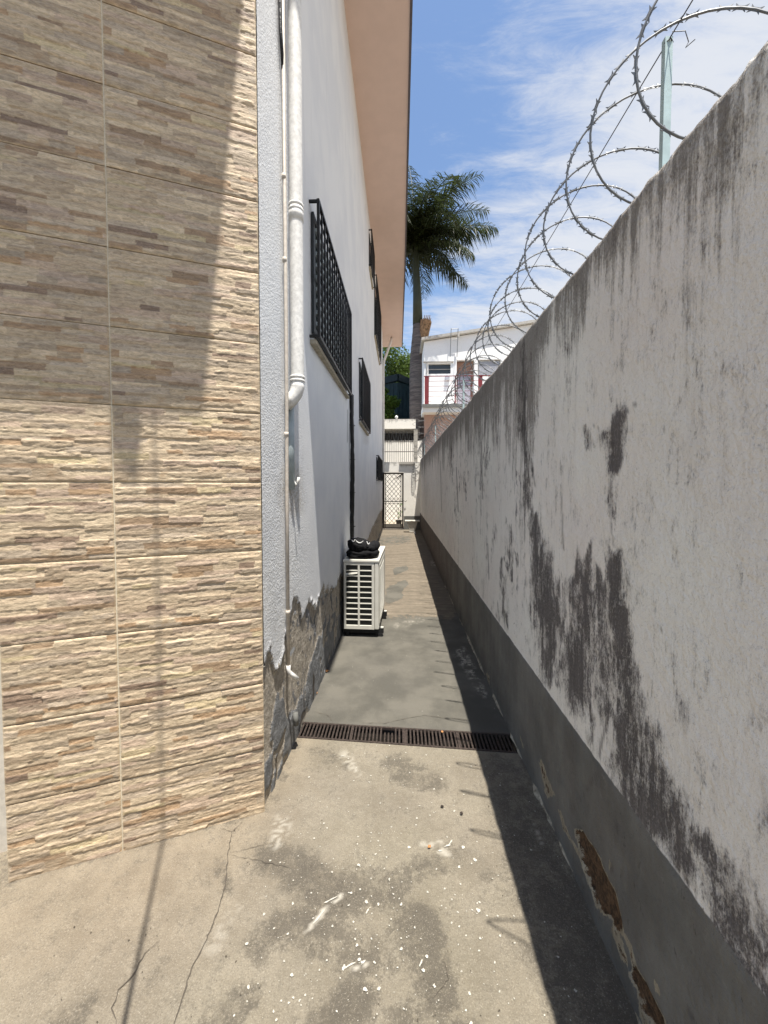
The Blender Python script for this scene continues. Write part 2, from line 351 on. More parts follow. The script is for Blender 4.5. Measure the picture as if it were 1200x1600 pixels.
M['rust_iron'] = simple('rusty dark iron', (0.022, 0.016, 0.012), 0.7, var=0.5, scale=60)
M['frame'] = simple('dark aluminium window frame', (0.03, 0.035, 0.04), 0.35)
g = N('window glass'); g.col((0.02, 0.03, 0.035)).rough(0.06); g.b.inputs['Specular IOR Level'].default_value = 0.6; M['glass'] = g.m
M['sill'] = simple('stone sill', (0.40, 0.36, 0.28), 0.8, var=0.25, scale=30)
M['lagging'] = simple('black pipe lagging', (0.012, 0.012, 0.013), 0.38, var=0.3, scale=35, bump=0.6, bd=0.01)
M['ac'] = simple('off white enamel', (0.60, 0.585, 0.52), 0.4, var=0.07, scale=8, bump=0.05)
M['ac_dark'] = simple('dark condenser fins', (0.02, 0.022, 0.02), 0.6, var=0.5, scale=120)
M['rubber'] = simple('black rubber', (0.015, 0.015, 0.015), 0.7)
M['cloth'] = simple('black cotton cloth', (0.012, 0.012, 0.013), 0.95, var=0.35, scale=50, bump=0.5, bd=0.004, spec=0.1)
M['print'] = simple('white print', (0.6, 0.6, 0.58), 0.8)
M['galv'] = simple('galvanised steel', (0.17, 0.175, 0.18), 0.5, metal=0.5, var=0.2, scale=30)
M['galv_post'] = simple('galvanised post', (0.40, 0.50, 0.50), 0.5, metal=0.35, var=0.12, scale=18)
M['wire'] = simple('dull steel wire', (0.07, 0.07, 0.07), 0.5, metal=0.5)
M['grate'] = simple('grate iron', (0.040, 0.030, 0.025), 0.6, var=0.5, scale=70, bump=0.3)
M['channel'] = simple('dirty channel concrete', (0.04, 0.034, 0.028), 0.95, var=0.5)
M['crack'] = simple('crack shadow', (0.085, 0.072, 0.057), 1.0, bump=0)
M['splat'] = simple('white paint drip', (0.46, 0.44, 0.38), 0.6, var=0.12, scale=60)
M['earth'] = simple('bare ground', (0.20, 0.17, 0.13), 0.95, scale=2)
M['dry_leaf'] = simple('dry leaf', (0.34, 0.16, 0.06), 0.7, scale=60)
M['green_leaf'] = simple('green leaf', (0.10, 0.20, 0.03), 0.6)
M['backwall'] = mat_dirty_white('weathered white wall', 0.36); M['gable'] = mat_dirty_white('white house paint', 0.12, (0.84, 0.84, 0.82))
M['oldconc'] = mat_dirty_white('old concrete', 0.5, (0.36, 0.34, 0.30), 5)
M['grey_band'] = simple('grey base paint', (0.13, 0.13, 0.12), 0.8)
M['pink'] = simple('pink plaster', (0.46, 0.31, 0.26), 0.85); M['brownpink'] = simple('brown pink plaster', (0.36, 0.22, 0.17), 0.85)
M['red'] = simple('red painted steel', (0.20, 0.035, 0.04), 0.5); M['shutter'] = simple('grey shutter', (0.42, 0.43, 0.47), 0.5)
M['door'] = simple('lilac grey door', (0.33, 0.32, 0.37), 0.5)
M['rooftrim'] = simple('roof trim', (0.42, 0.40, 0.36), 0.6); M['rooftrim_dark'] = simple('roof sheet edge', (0.16, 0.16, 0.15), 0.6)
M['green_clad'] = simple('dark green cladding', (0.016, 0.036, 0.040), 0.55, var=0.25, scale=3); M['green_dark'] = simple('dark green trim', (0.010, 0.020, 0.022), 0.5)
M['palm'] = leaf_mat('palm leaf', (0.012, 0.020, 0.007), (0.036, 0.048, 0.017), 0.4)
M['foliage'] = leaf_mat('tree leaf', (0.035, 0.07, 0.012), (0.10, 0.15, 0.03)); M['foliage2'] = leaf_mat('shrub leaf', (0.035, 0.075, 0.01), (0.10, 0.155, 0.02))
n = N('palm trunk bark'); zt = n.noise(1, 5, 0.7, n.map((2, 2, 14))); n.col(n.mix(n.rng(zt, 0.3, 0.7), (0.075, 0.062, 0.058), (0.19, 0.16, 0.14))).bump(zt, 0.6, 0.03); M['bark'] = n.m
M['crownshaft'] = simple('green palm shaft', (0.040, 0.048, 0.030), 0.5, scale=4); M['stub'] = simple('dry palm sheath', (0.28, 0.17, 0.09), 0.9, var=0.5, scale=9, bump=0.8, bd=0.03)
M['treebark'] = simple('tree bark', (0.10, 0.08, 0.06), 0.9)
M['pot'] = simple('black plastic pot', (0.02, 0.02, 0.02), 0.5); M['stone'] = simple('pale stone', (0.50, 0.48, 0.43), 0.8)
M['darkroom'] = simple('interior shade colour', (0.06, 0.055, 0.05), 0.9); M['lamp_glass'] = simple('white lamp globe', (0.8, 0.8, 0.78), 0.3)  # darkroom: near-black colour stands in for shade in the gap below the roof beam

# ------------------------------------------------------------------ GROUND
mesh_obj('ground', [(-600, -600, -0.16), (600, -600, -0.16), (600, 900, -0.16), (-600, 900, -0.16)], [(0, 1, 2, 3)], M['earth'], kind='structure')
def lin(*segs):
    o = [segs[0][0]]
    for a, b, n_ in segs: o += list(np.linspace(a, b, n_ + 1)[1:])
    return np.array(o)
DF = lambda x: 2.191 - 0.0605 * x      # near edge of the drain
DB = lambda x: 2.352 - 0.049 * x       # far edge
# near slab
xs = lin((-9, -2.2, 10), (-2.2, 0.705, 200)); tv = lin((0, 0.5, 14), (0.5, 1, 190))
XX, TT = np.meshgrid(xs, tv, indexing='ij'); YY = -8 + (DF(np.clip(XX, -0.8, 0.72)) + 8) * np.where(TT < .5, TT * 2 * (8 - 0.0) / 10.19, (8 / 10.19) + (TT - .5) * 2 * (2.19 / 10.19))
ZZ = 0.004 * (fbm(XX * 5, YY * 5, 3) - 0.5) + 0.003 * (fbm(XX * 22, YY * 22, 5, 3) - 0.5)
ZZ = ZZ * sstep(0, 0.03, DF(XX) - YY)
P = np.c_[XX.ravel(), YY.ravel(), ZZ.ravel()]; px, py = seen(P)
dirt = capsules(px, py, [(430, 1340, 520, 1400, 34, 45, .75), (520, 1400, 620, 1390, 50, 30, .55), (470, 1450, 580, 1500, 45, 40, .6), (560, 1560, 500, 1620, 40, 40, .7),
    (650, 1440, 690, 1560, 42, 36, .8), (610, 1380, 680, 1350, 25, 22, .55), (620, 1200, 680, 1225, 26, 18, .6), (380, 1560, 330, 1620, 35, 30, .6), (400, 1480, 440, 1440, 30, 20, .7),
    (500, 1180, 540, 1195, 18, 8, .45), (340, 1345, 356, 1390, 14, 10, .5), (690, 1330, 760, 1360, 18, 16, .3), (560, 1480, 620, 1470, 20, 20, .4), (640, 1600, 780, 1640, 40, 40, .5),
    (100, 1600, 150, 1560, 26, 14, .5), (810, 1250, 900, 1560, 50, 60, .55), (870, 1400, 960, 1600, 60, 80, .7), (770, 1190, 860, 1300, 22, 40, .5), (225, 1560, 260, 1500, 14, 8, .35)])  # strokes beside the boundary wall also deepen its shadow strip in the colour
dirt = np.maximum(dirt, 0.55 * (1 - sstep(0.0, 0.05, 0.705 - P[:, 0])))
dirt = np.where(np.isnan(px), 0.25, dirt)
# dirt collects along the foot of the tiled wall
TC = np.array([-0.651, 1.707]); TD = np.array([-0.92833, -0.37175]); TN = np.array([0.37175, -0.92833])
dw = (P[:, :2] - TC) @ TN; dirt = np.maximum(dirt, 0.35 * (1 - sstep(0.0, 0.03, dw)) * (P[:, 0] < -0.6))
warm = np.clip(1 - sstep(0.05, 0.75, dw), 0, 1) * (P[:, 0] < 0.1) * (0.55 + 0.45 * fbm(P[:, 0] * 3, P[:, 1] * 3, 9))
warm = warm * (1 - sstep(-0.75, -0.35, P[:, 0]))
lime = capsules(px, py, [(440, 1290, 430, 1320, 16, 8, .5), (505, 1422, 535, 1398, 3, 3, .9), (480, 1452, 512, 1420, 4, 2.5, 1), (680, 1322, 700, 1335, 9, 4, .7), (540, 1182, 560, 1210, 10, 5, .45),
    (655, 1320, 690, 1316, 5, 3, .5), (550, 1515, 580, 1505, 3, 2, .9), (835, 1290, 850, 1330, 3, 2, .5), (330, 1480, 370, 1420, 14, 8, .25)])
lime *= sstep(0.42, 0.6, fbm(P[:, 0] * 70, P[:, 1] * 70, 31, 3))
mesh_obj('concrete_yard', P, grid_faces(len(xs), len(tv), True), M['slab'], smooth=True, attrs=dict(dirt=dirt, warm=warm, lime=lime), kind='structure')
mb = MB(); mb.box(-9, 0.705, -8, 1.6, -0.16, -0.03); mb.prism([(-0.7, 1.6), (0.705, 1.6), (0.705, DF(0.705)), (-0.7, DF(-0.7))], -0.158, -0.012); mb.build('yard_slab_base', M['channel'], kind='structure')
# vertical faces of the drain channel are built with the drain; alley slab
xs = lin((-0.66, 0.705, 90)); q = lin((0, 1, 230))
XX, QQ = np.meshgrid(xs, q, indexing='ij'); YY = DB(XX) * (13.05 / DB(XX)) ** QQ
far = sstep(4.0, 5.5, YY)
ZZ = 0.003 * (fbm(XX * 5, YY * 5, 13) - 0.5) + far * 0.012 * (fbm(XX * 3, YY * 7, 15) - 0.5)
ZZ = ZZ * sstep(0, 0.03, YY - DB(XX))
P = np.c_[XX.ravel(), YY.ravel(), ZZ.ravel()]; px, py = seen(P)
tan_ = sstep(975, 955, py + 10 * (fbm(P[:, 0] * 9, P[:, 1] * 9, 41) - .5)) * 0.9
tan_ -= capsules(px, py, [(612, 925, 632, 912, 10, 6, 1), (608, 935, 622, 930, 8, 8, 1), (620, 892, 634, 888, 6, 4, 1), (598, 845, 636, 842, 9, 8, .5), (700, 900, 740, 960, 10, 25, .7)])
dirt = capsules(px, py, [(500, 1090, 520, 1105, 12, 20, .5), (560, 1040, 640, 1060, 20, 30, .35), (500, 1130, 800, 1142, 5, 5, .5), (690, 1000, 800, 1140, 30, 30, .3), (660, 850, 720, 980, 8, 14, .8), (535, 1000, 590, 1000, 10, 8, .5)])
dirt = np.maximum(dirt, 0.7 * (1 - sstep(0, 0.06, P[:, 0] + 0.62)))
lime = capsules(px, py, [(720, 1020, 755, 1085, 10, 6, .9), (620, 978, 660, 968, 5, 4, .4), (740, 975, 722, 968, 8, 5, .5), (675, 880, 690, 885, 4, 4, .8)])
lime *= sstep(.42, .62, fbm(P[:, 0] * 25, P[:, 1] * 18, 88, 4)); mesh_obj('alley_floor', P, grid_faces(len(xs), len(q), True), M['alley'], smooth=True, attrs=dict(tan=np.clip(tan_, 0, 1), dirt=dirt, lime=lime), kind='structure')
mb = MB(); mb.prism([(-0.66, DB(-0.66)), (0.705, DB(0.705)), (0.705, 13.05), (-0.66, 13.05)], -0.158, -0.012); mb.build('alley_slab_base', M['channel'], kind='structure')
MB().box(-4, 6, 13.06, 16.9, -0.158, 0.0).build('courtyard_paving', simple('courtyard concrete', (0.36, 0.31, 0.24), 0.9), kind='structure')

# cracks: thin dark ribbons following measured polylines on the floor
def floor_pt(x, y, z=0.0):
    r = _f + _r * (x - 600) / FPX - _u * (y - 777.4) / FPX; t = (z - CAM_H) / r[2]; return np.array([0, 0, CAM_H]) + t * r
def ribbon(mb, pts, w, z=0.0045):
    pts = [floor_pt(*p) for p in pts]; fine = []
    for a, b in zip(pts[:-1], pts[1:]):
        k = max(2, int(np.linalg.norm(b - a) / 0.012))
        fine += [a + (b - a) * i / k for i in range(k)]
    fine.append(pts[-1]); fine = np.array(fine); fine[1:-1, :2] += (np.random.RandomState(4).rand(len(fine) - 2, 2) - .5) * 0.006
    n_ = len(fine); v = []
    for i in range(n_):
        t = fine[min(i + 1, n_ - 1)] - fine[max(i - 1, 0)]; t = t / (np.linalg.norm(t) + 1e-9); s = np.array([-t[1], t[0], 0])
        ww = 0.7 * w * (0.35 + random.random() * 0.9) * min(1, i / 6 + .2, (n_ - 1 - i) / 6 + .2) / 2
        v += [fine[i] + s * ww + (0, 0, z), fine[i] - s * ww + (0, 0, z)]
    mb.add(v, [(2 * i, 2 * i + 1, 2 * i + 3, 2 * i + 2) for i in range(n_ - 1)])
mb = MB()
for pl, w in (([(362, 1298), (356, 1340), (352, 1385), (340, 1425), (322, 1470), (300, 1515), (285, 1560), (270, 1610)], .007), ([(378, 1286), (362, 1300), (345, 1296)], .005), ([(250, 1470), (226, 1490), (205, 1530), (185, 1550), (176, 1575), (182, 1605)], .005),
              ([(356, 1336), (400, 1345), (460, 1358)], .003), ([(356, 1334), (420, 1320)], .003), ([(692, 1500), (700, 1530), (680, 1560), (660, 1570)], .003)):
    ribbon(mb, pl, w)
mb.build('yard_cracks', M['crack'], kind='stuff')
mb = MB()
for pl, w in (([(560, 1130), (600, 1131), (640, 1122), (664, 1118), (690, 1122), (730, 1126), (770, 1128), (792, 1133)], .004), ([(490, 1112), (512, 1118), (520, 1128)], .004), ([(597, 868), (625, 866), (640, 867)], .02), ([(597, 900), (640, 897)], .014)):
    ribbon(mb, pl, w)
mb.build('alley_cracks', M['crack'], kind='stuff')

# paint drips on the yard floor: little raised blobs
mb = MB(); rs = np.random.RandomState(11)
def blob(mb, x, y, rx, ry, ang, h=0.0016, z=0.0035, k=8):
    v = [(x, y, z + h)]
    for i in range(k):
        a = 2 * math.pi * i / k; rr = 0.45 + rs.rand() * 0.9
        u, w = rx * rr * math.cos(a), ry * rr * math.sin(a)
        v.append((x + u * math.cos(ang) - w * math.sin(ang), y + u * math.sin(ang) + w * math.cos(ang), z))
    mb.add(v, [(0, 1 + i, 1 + (i + 1) % k) for i in range(k)])
big = [(550, 1380), (510, 1351), (608, 1374), (615, 1398), (526, 1432), (507, 1461), (558, 1478), (565, 1506), (627, 1484), (748, 1487), (724, 1325), (742, 1344), (668, 1395), (690, 1416), (715, 1426), (747, 1424), (545, 1396),
       (560, 1352), (592, 1303), (655, 1260), (710, 1268), (672, 1275), (650, 1290), (580, 1302), (627, 1414), (573, 1411), (570, 1178), (557, 1200), (522, 1180), (483, 1215), (506, 1287), (594, 1322), (640, 1208), (690, 1218), (610, 1220), (537, 1513), (450, 1460), (444, 1503), (432, 1595), (385, 1476), (413, 1430), (684, 1598), (640, 1325), (648, 1450)]
for x, y in big:
    p = floor_pt(x, y); r = 0.0022 + rs.rand() ** 2 * 0.0055; blob(mb, p[0], p[1], r, r * (.7 + .5 * rs.rand()), rs.rand() * 3)
for i in range(420):
    x = rs.normal(590, 120); y = rs.uniform(1165, 1640)
    if rs.rand() < 0.2: x = rs.uniform(420, 900)
    p = floor_pt(x, y); 
    if p[0] < -0.6 or p[0] > 0.68 or p[1] > DF(p[0]) - .01: continue
    r = 0.0012 + abs(rs.normal(0, 0.0017)); blob(mb, p[0], p[1], r, r * (.6 + .6 * rs.rand()), rs.rand() * 3, 0.0008)
for x, y, l, a in ((500, 1432, .055, 55), (515, 1408, .05, 30), (545, 1510, .04, 25), (574, 1425, .02, 60), (658, 1505, .025, 60), (700, 1322, .03, 20), (705, 1316, .03, 50), (688, 1330, .02, 10), (568, 1504, .015, 40), (535, 1182, .03, 10)):
    p = floor_pt(x, y); blob(mb, p[0], p[1], l / 2, 0.003, math.radians(a), 0.0012, k=12)
for i in range(60):
    p = floor_pt(rs.uniform(500, 800), rs.uniform(985, 1120)); r = .001 + rs.rand() * .0015
    blob(mb, p[0], p[1], r, r, 0, 0.0008)
mb.build('paint_drips', M['splat'], kind='stuff')

mb = MB()
for i in range(700):
    x = rs.uniform(-1.2, .69); y = rs.uniform(.9, 2.15)
    if ((np.array([x, y]) - TC) @ TN) < .01 and x < -.6: continue
    if x > -.6 and x < -.58: continue
    r = .0006 + abs(rs.normal(0, .0011)); blob(mb, x, y, r, r * .7, rs.rand() * 3, r * .9, k=5)
mb.build('floor_grit', simple('dark grit', (0.09, 0.075, 0.055), 0.9), kind='stuff')
# dry leaves
def leaf(x, y, size, ang, mat, label):
    p = floor_pt(x, y); v = []; L = size
    for i in range(7):
        t = i / 6; w = L * 0.33 * math.sin(math.pi * min(1, t * 1.05)) ** 0.8 * (1 + 0.25 * (i % 2))
        zc = 0.004 + 0.25 * L * abs(t - .5) * 1.1
        v += [((t - .5) * L, w, zc + w * .5), ((t - .5) * L, 0, zc), ((t - .5) * L, -w, zc + w * .35)]
    f = []
    for i in range(6):
        f += [(3 * i, 3 * i + 1, 3 * i + 4, 3 * i + 3), (3 * i + 1, 3 * i + 2, 3 * i + 5, 3 * i + 4)]
    o = mesh_obj('fallen_leaf', v, f, mat, smooth=True, loc=(p[0], p[1], 0.001), rz=ang, label=label, cat='leaf', group='leaves and chips lying on the floor')
leaf(510, 1050, 0.045, 0.3, M['dry_leaf'], 'curled orange-brown dry leaf on grey floor below the air conditioner')
leaf(489, 1080, 0.04, 1.0, M['green_leaf'], 'small yellow-green leaf beside the peeling wall base')
leaf(494, 1084, 0.028, 2.2, M['dry_leaf'], 'small brown leaf next to the yellow-green leaf')
leaf(671, 1325, 0.018, 0.8, M['dry_leaf'], 'rusty red chip lying on sunlit concrete in front of the drain')
leaf(691, 1262, 0.018, 0.2, M['rust_iron'], 'dark crumpled leaf bit on concrete near the drain, left one of two')
leaf(721, 1273, 0.02, 1.2, M['rust_iron'], 'dark crumpled leaf bit on concrete near the drain, right one of two')
leaf(691, 1145, 0.022, 1.4, M['dry_leaf'], 'tan dry leaf fragment lying on the drain grate')

# ------------------------------------------------------------------ DRAIN
dr = empty('floor_drain', (0, 2.27, 0), label='long rusty iron slotted drain grate across the alley floor', cat='drain')
def rel(mb, o): mb.v = [tuple(Vector(v) - Vector(o)) for v in mb.v]; return mb
O = (0, 2.27, 0)
xa, xb = -0.635, 0.70
mb = MB(); mb.prism([(xa, DF(xa)), (xb, DF(xb)), (xb, DB(xb)), (xa, DB(xa))], -0.15, -0.11)
mb.prism([(xa, DF(xa)), (xb, DF(xb)), (xb, DF(xb) + .006), (xa, DF(xa) + .006)], -0.11, -0.013)
mb.prism([(xa, DB(xa) - .006), (xb, DB(xb) - .006), (xb, DB(xb)), (xa, DB(xa))], -0.11, -0.013)
rel(mb, O).build('channel', M['channel'], dr)
mb = MB()
mb.prism([(xa, DF(xa) + .001), (xb, DF(xb) + .001), (xb, DF(xb) + .014), (xa, DF(xa) + .014)], -0.012, 0.003)
mb.prism([(xa, DB(xa) - .014), (xb, DB(xb) - .014), (xb, DB(xb) - .001), (xa, DB(xa) - .001)], -0.012, 0.003)
mb.build('edge_bar', M['grate'], dr); dr.children[-1].location = (0, -2.27, 0)
slat_me = None; nsl = 58
for i in range(nsl):
    x = xa + 0.012 + (xb - xa - 0.024) * i / (nsl - 1); y0 = DF(x) + .013; y1 = DB(x) - .013
    w = 0.0052
    if slat_me is None:
        b = MB(); b.box(-w, w, -0.5, 0.5, -0.008, 0.0); so = b.build('slat', M['grate'], dr, bevel=0.001); slat_me = so
    else: so = copy_to(slat_me, parent=dr)
    broken = i in (23, 24, 25)
    so.location = (x, (y0 + y1) / 2 - 2.27, 0.0015 - (0.03 if broken else rs.rand() * 0.0015)); so.scale = (1, (y1 - y0), 1); so.rotation_euler = (0, 0, (rs.rand() - .5) * 0.02)
# joints between the grate lengths
for x in (-0.30, 0.03, 0.36):
    b = MB(); b.box(x - .009, x + .009, DF(x) + .012 - 2.27, DB(x) - .012 - 2.27, -0.008, 0.0028); b.build('end_bar', M['grate'], dr)

# ------------------------------------------------------------------ RIGHT BOUNDARY WALL
WZ = 2.42
ys = np.exp(np.linspace(math.log(0.42), math.log(13.05), 430)); ys = np.concatenate([np.linspace(-6, 0.40, 24), ys])
prof = [(0.700, z) for z in np.linspace(-0.02, WZ - 0.02, 190)] + [(0.704, WZ - .008), (0.714, WZ), (0.74, WZ + .004), (0.78, WZ + .006), (0.82, WZ + .004), (0.848, WZ - .002), (0.86, WZ - .02), (0.862, 1.2), (0.862, -0.1)]
prof = np.array(prof); nv = len(prof)
YY = np.repeat(ys[:, None], nv, 1); XX = np.repeat(prof[None, :, 0], len(ys), 0).copy(); ZZ = np.repeat(prof[None, :, 1], len(ys), 0).copy()
front = (np.arange(nv) < 191)[None, :] * np.ones_like(YY)
XX += front * (0.010 * (fbm(YY * 1.1, ZZ * 1.1, 50) - .5) + 0.004 * (fbm(YY * 9, ZZ * 9, 52) - .5) + .0025 * (fbm(YY * 40, ZZ * 40, 53, 3) - .5))
topm = sstep(WZ - 0.10, WZ, ZZ)
ZZ += topm * (0.022 * (fbm(YY * 2.2, XX * 0, 54) - .5) + 0.016 * (fbm(YY * 14, XX * 14, 55) - .5) + .010 * (fbm(YY * 60, XX * 40, 56) - .5))
XX += topm * front * 0.012 * (fbm(YY * 12, ZZ * 20, 57) - .3)
XX = np.where((front > 0) & (ZZ < 0.58), XX - 0.006 * (1 - sstep(.576, .58, ZZ)), XX)
P = np.c_[XX.ravel(), YY.ravel(), ZZ.ravel()]; px, py = seen(P); fr = (front.ravel() > 0) * (P[:, 1] > .3)
# wobble the look-up so that stain outlines are ragged
wob = 24 * (fbm(P[:, 1] * 16, P[:, 2] * 9, 61, 5) - .5); px2 = px + wob; py2 = py + 3 * wob
mould = capsules(px2, py2, [
    (942, 668, 972, 662, 9, 11, .75), (964, 665, 958, 735, 17, 8, .85), (972, 658, 1000, 635, 7, 3, .4), (918, 680, 918, 705, 6, 4, .5), (1000, 660, 1002, 690, 7, 5, .3), (958, 740, 956, 800, 6, 3, .4),
    (832, 800, 845, 880, 7, 15, .9), (845, 880, 858, 960, 16, 20, .95), (858, 960, 860, 1055, 22, 12, .9), (870, 905, 872, 960, 8, 8, .6),
    (922, 860, 912, 905, 7, 14, .8), (912, 905, 905, 1000, 16, 30, .85), (900, 990, 905, 1080, 28, 20, .85), (885, 1040, 900, 1110, 14, 10, .5),
    (960, 855, 966, 930, 9, 16, .95), (966, 930, 974, 1010, 15, 15, .95), (972, 1010, 976, 1090, 20, 18, .95), (935, 900, 942, 1020, 12, 18, .6), (940, 1020, 950, 1110, 22, 18, .6),
    (925, 1090, 920, 1150, 7, 4, .6), (980, 1090, 988, 1180, 20, 32, .95), (988, 1180, 1012, 1240, 34, 40, .95), (1000, 1220, 1035, 1280, 30, 40, .9), (1030, 1270, 1062, 1340, 36, 22, .75), (975, 1200, 1000, 1260, 14, 18, .8),
    (1062, 1300, 1100, 1320, 22, 18, .55), (1105, 1320, 1140, 1400, 18, 32, .75), (1130, 1390, 1180, 1480, 30, 40, .8), (1120, 1440, 1200, 1570, 24, 34, .75), (1180, 1440, 1210, 1500, 20, 25, .6), (1192, 1210, 1200, 1300, 8, 14, .45),
    (1020, 1120, 1040, 1180, 6, 14, .3), (1060, 1090, 1075, 1150, 4, 8, .28),
    (826, 712, 824, 790, 4, 7, .7), (812, 745, 806, 800, 4, 4, .5), (802, 855, 798, 900, 5, 3, .75), (788, 880, 786, 960, 5, 4, .65), (790, 930, 782, 965, 8, 6, .45), (822, 540, 815, 640, 5, 3, .6), (815, 640, 823, 720, 3, 4, .7),
    (760, 690, 752, 760, 3, 3, .45), (745, 700, 746, 790, 2, 2, .4), (728, 720, 724, 770, 2, 2, .5), (715, 730, 713, 810, 1.6, 1.6, .45), (706, 700, 704, 745, 2, 1.5, .45), (795, 820, 797, 850, 3, 2, .5), (770, 820, 765, 880, 4, 4, .25),
    (1045, 580, 1050, 620, 8, 5, .25), (842, 965, 838, 1010, 7, 9, .5), (1090, 1180, 1096, 1215, 5, 7, .25)], 0.0, 2.1)
mould = mould * fr
topd = np.clip(WZ - P[:, 2], 0, 9); yl = P[:, 1]
lenf = 0.20 + 0.46 * fbm(yl * 2.3, yl * 0, 71, 3) ** 1.6 + 0.42 * sstep(1.75, 2.4, yl) * fbm(yl * 3.1, yl * 0, 72, 3)
lenf += 0.30 * np.exp(-((yl - 1.02) / .07) ** 2) * 0 + 0.28 * np.exp(-((yl - 0.9) / .07) ** 2) + 0.25 * np.exp(-((yl - 1.62) / .16) ** 2) + 0.75 * np.exp(-((yl - 2.12) / .12) ** 2)
top = np.clip((0.80 + 0.34 * sstep(1.6, 2.4, yl) + 0.5 * (fbm(yl * 5, topd * 4, 77) - .5)) - 1.05 * topd / lenf, -0.75, 1.0)
top = np.where(front.ravel() > 0, top, 1.1)
chip = np.clip(capsules(px, py, [(800, 940, 860, 1085, 26, 22, 1), (780, 930, 800, 985, 12, 12, .7), (860, 1085, 960, 1200, 16, 14, .9), (870, 1060, 930, 1100, 25, 30, .5), (960, 1210, 1200, 1560, 9, 12, .7)]), 0, 1) * fr
peel = capsules(px + wob * .5, py + wob, [(905, 1300, 925, 1350, 6, 16, 1), (925, 1350, 948, 1410, 15, 18, 1), (948, 1400, 968, 1448, 16, 6, 1), (845, 1190, 858, 1240, 4, 9, .5), (872, 1262, 885, 1300, 3, 4, .5), (885, 1300, 985, 1480, 3, 5, .48),
    (960, 1450, 975, 1500, 8, 6, .5), (990, 1520, 1030, 1600, 9, 12, .95), (1020, 1525, 1026, 1548, 4, 5, .5), (985, 1480, 1010, 1600, 4, 9, .5), (955, 1350, 954, 1366, 3, 3, .5), (760, 1050, 768, 1085, 1.8, 1.2, .5), (748, 1030, 755, 1050, 1.6, 1.4, .5), (815, 1155, 819, 1170, 1.6, 1.4, .5)]) * fr
crack = capsules(px, py, [(972, 652, 985, 638, 1.5, 1.2, .9), (985, 638, 1002, 624, 1.2, 1.2, .8), (1002, 624, 1038, 614, 1.2, .8, .7), (955, 758, 952, 790, 1, 1, .6), (952, 790, 958, 850, 1, 1.4, .6), (877, 758, 880, 860, 1.0, 1.2, .7), (818, 560, 820, 700, 1.6, 1.4, .9), (820, 700, 828, 760, 1.4, 1.8, .9), (836, 760, 830, 716, 1.3, 1.3, .7), (914, 668, 925, 664, 1.2, 1.2, .7), (925, 664, 935, 668, 1.2, 1.2, .7),
    (950, 1120, 940, 1160, 1.4, 2.6, .9), (940, 1160, 936, 1185, 2.5, 1.5, .9), (936, 1205, 905, 1250, 1.4, 1, .8), (905, 1250, 893, 1270, 1, .8, .6), (752, 690, 754, 780, .9, .9, .8), (713, 730, 716, 800, .8, .8, .8), (688, 720, 690, 800, .7, .6, .6), (762, 850, 764, 905, .9, .9, .7), (963, 1285, 965, 1300, 2, 2, .9), (955, 1350, 956, 1362, 3, 3, .8), (1077, 1580, 1082, 1592, 3.5, 3.5, .8), (957, 693, 957, 694, 3, 3, .9), (1032, 985, 1034, 987, 3, 2, .9), (1124, 745, 1124, 748, 2.5, 2.5, .9)]) * fr
XX = (P[:, 0] + fr * 0.012 * sstep(.5, .62, peel)); P[:, 0] = XX
bw = empty('boundary_wall', (0.78, 6, 0), label='tall mould-stained white plaster wall with grey painted base along the alley', cat='wall')
o = mesh_obj('plaster', P, grid_faces(len(ys), nv, True), M['boundary'], bw, smooth=True, attrs=dict(mould=mould, top=top, chip=chip, peel=peel, crack=crack)); o.location = (-0.78, -6, 0)
# crumbling cream fillet at the wall foot
xs_ = np.exp(np.linspace(math.log(0.6), math.log(6), 240)); v = []; f = []
for i, y in enumerate(xs_):
    w = 0.012 * max(0, fbm(np.array([y * 7]), np.array([0]), 81)[0] - 0.38) * 4; hh = w * 0.9
    v += [(0.700 - w, y, 0.003), (0.698 - w * .4, y, 0.003 + hh * .7), (0.696, y, 0.003 + hh + .001)]
for i in range(len(xs_) - 1): f += [(3 * i, 3 * i + 1, 3 * i + 4, 3 * i + 3), (3 * i + 1, 3 * i + 2, 3 * i + 5, 3 * i + 4)]
o = mesh_obj('mortar_fillet', v, f, simple('crumbling cream mortar', (0.30, 0.27, 0.21), 0.95, var=0.5, scale=40), bw); o.location = (-0.78, -6, 0)

# ------------------------------------------------------------------ RAZOR WIRE
rw = empty('razor_wire', (0.82, 1.0, WZ), label='coiled galvanised razor wire running along the top of the wall', cat='razor wire')
XC, ZC, RC = 0.815, WZ + 0.225, 0.218
def coil_pt(ph):
    t = ph / (2 * math.pi); y = 1.13 + 0.20 * t + 0.0025 * max(0, t) ** 1.5 * .35 - 0.22 * min(1, max(0, -t - 1.0))
    rr = RC * (1 + 0.05 * math.sin(t * 2.3) + 0.03 * math.sin(t * 5.1 + 1)); dx = 0.012 * math.sin(t * 1.7)
    return Vector((XC + dx - rr * math.sin(ph), y + 0.045 * math.sin(ph) + 0.01 * math.sin(t * 3.1), ZC + 0.5 * (rr - RC) + rr * math.cos(ph) + .008 * math.sin(t * .9)))
ph0, ph1 = -3.3 * 2 * math.pi, None
k = ph0; pts = []
while True:
    p = coil_pt(k)
    if p.y > 13.0: break
    pts.append(p); k += 2 * math.pi / 40
OR = Vector((0.82, 1.0, WZ))
mb = MB(); mb.tube([p - OR for p in pts], 0.0031, 6); mb.build('coil', M['galv'], rw, smooth=True)
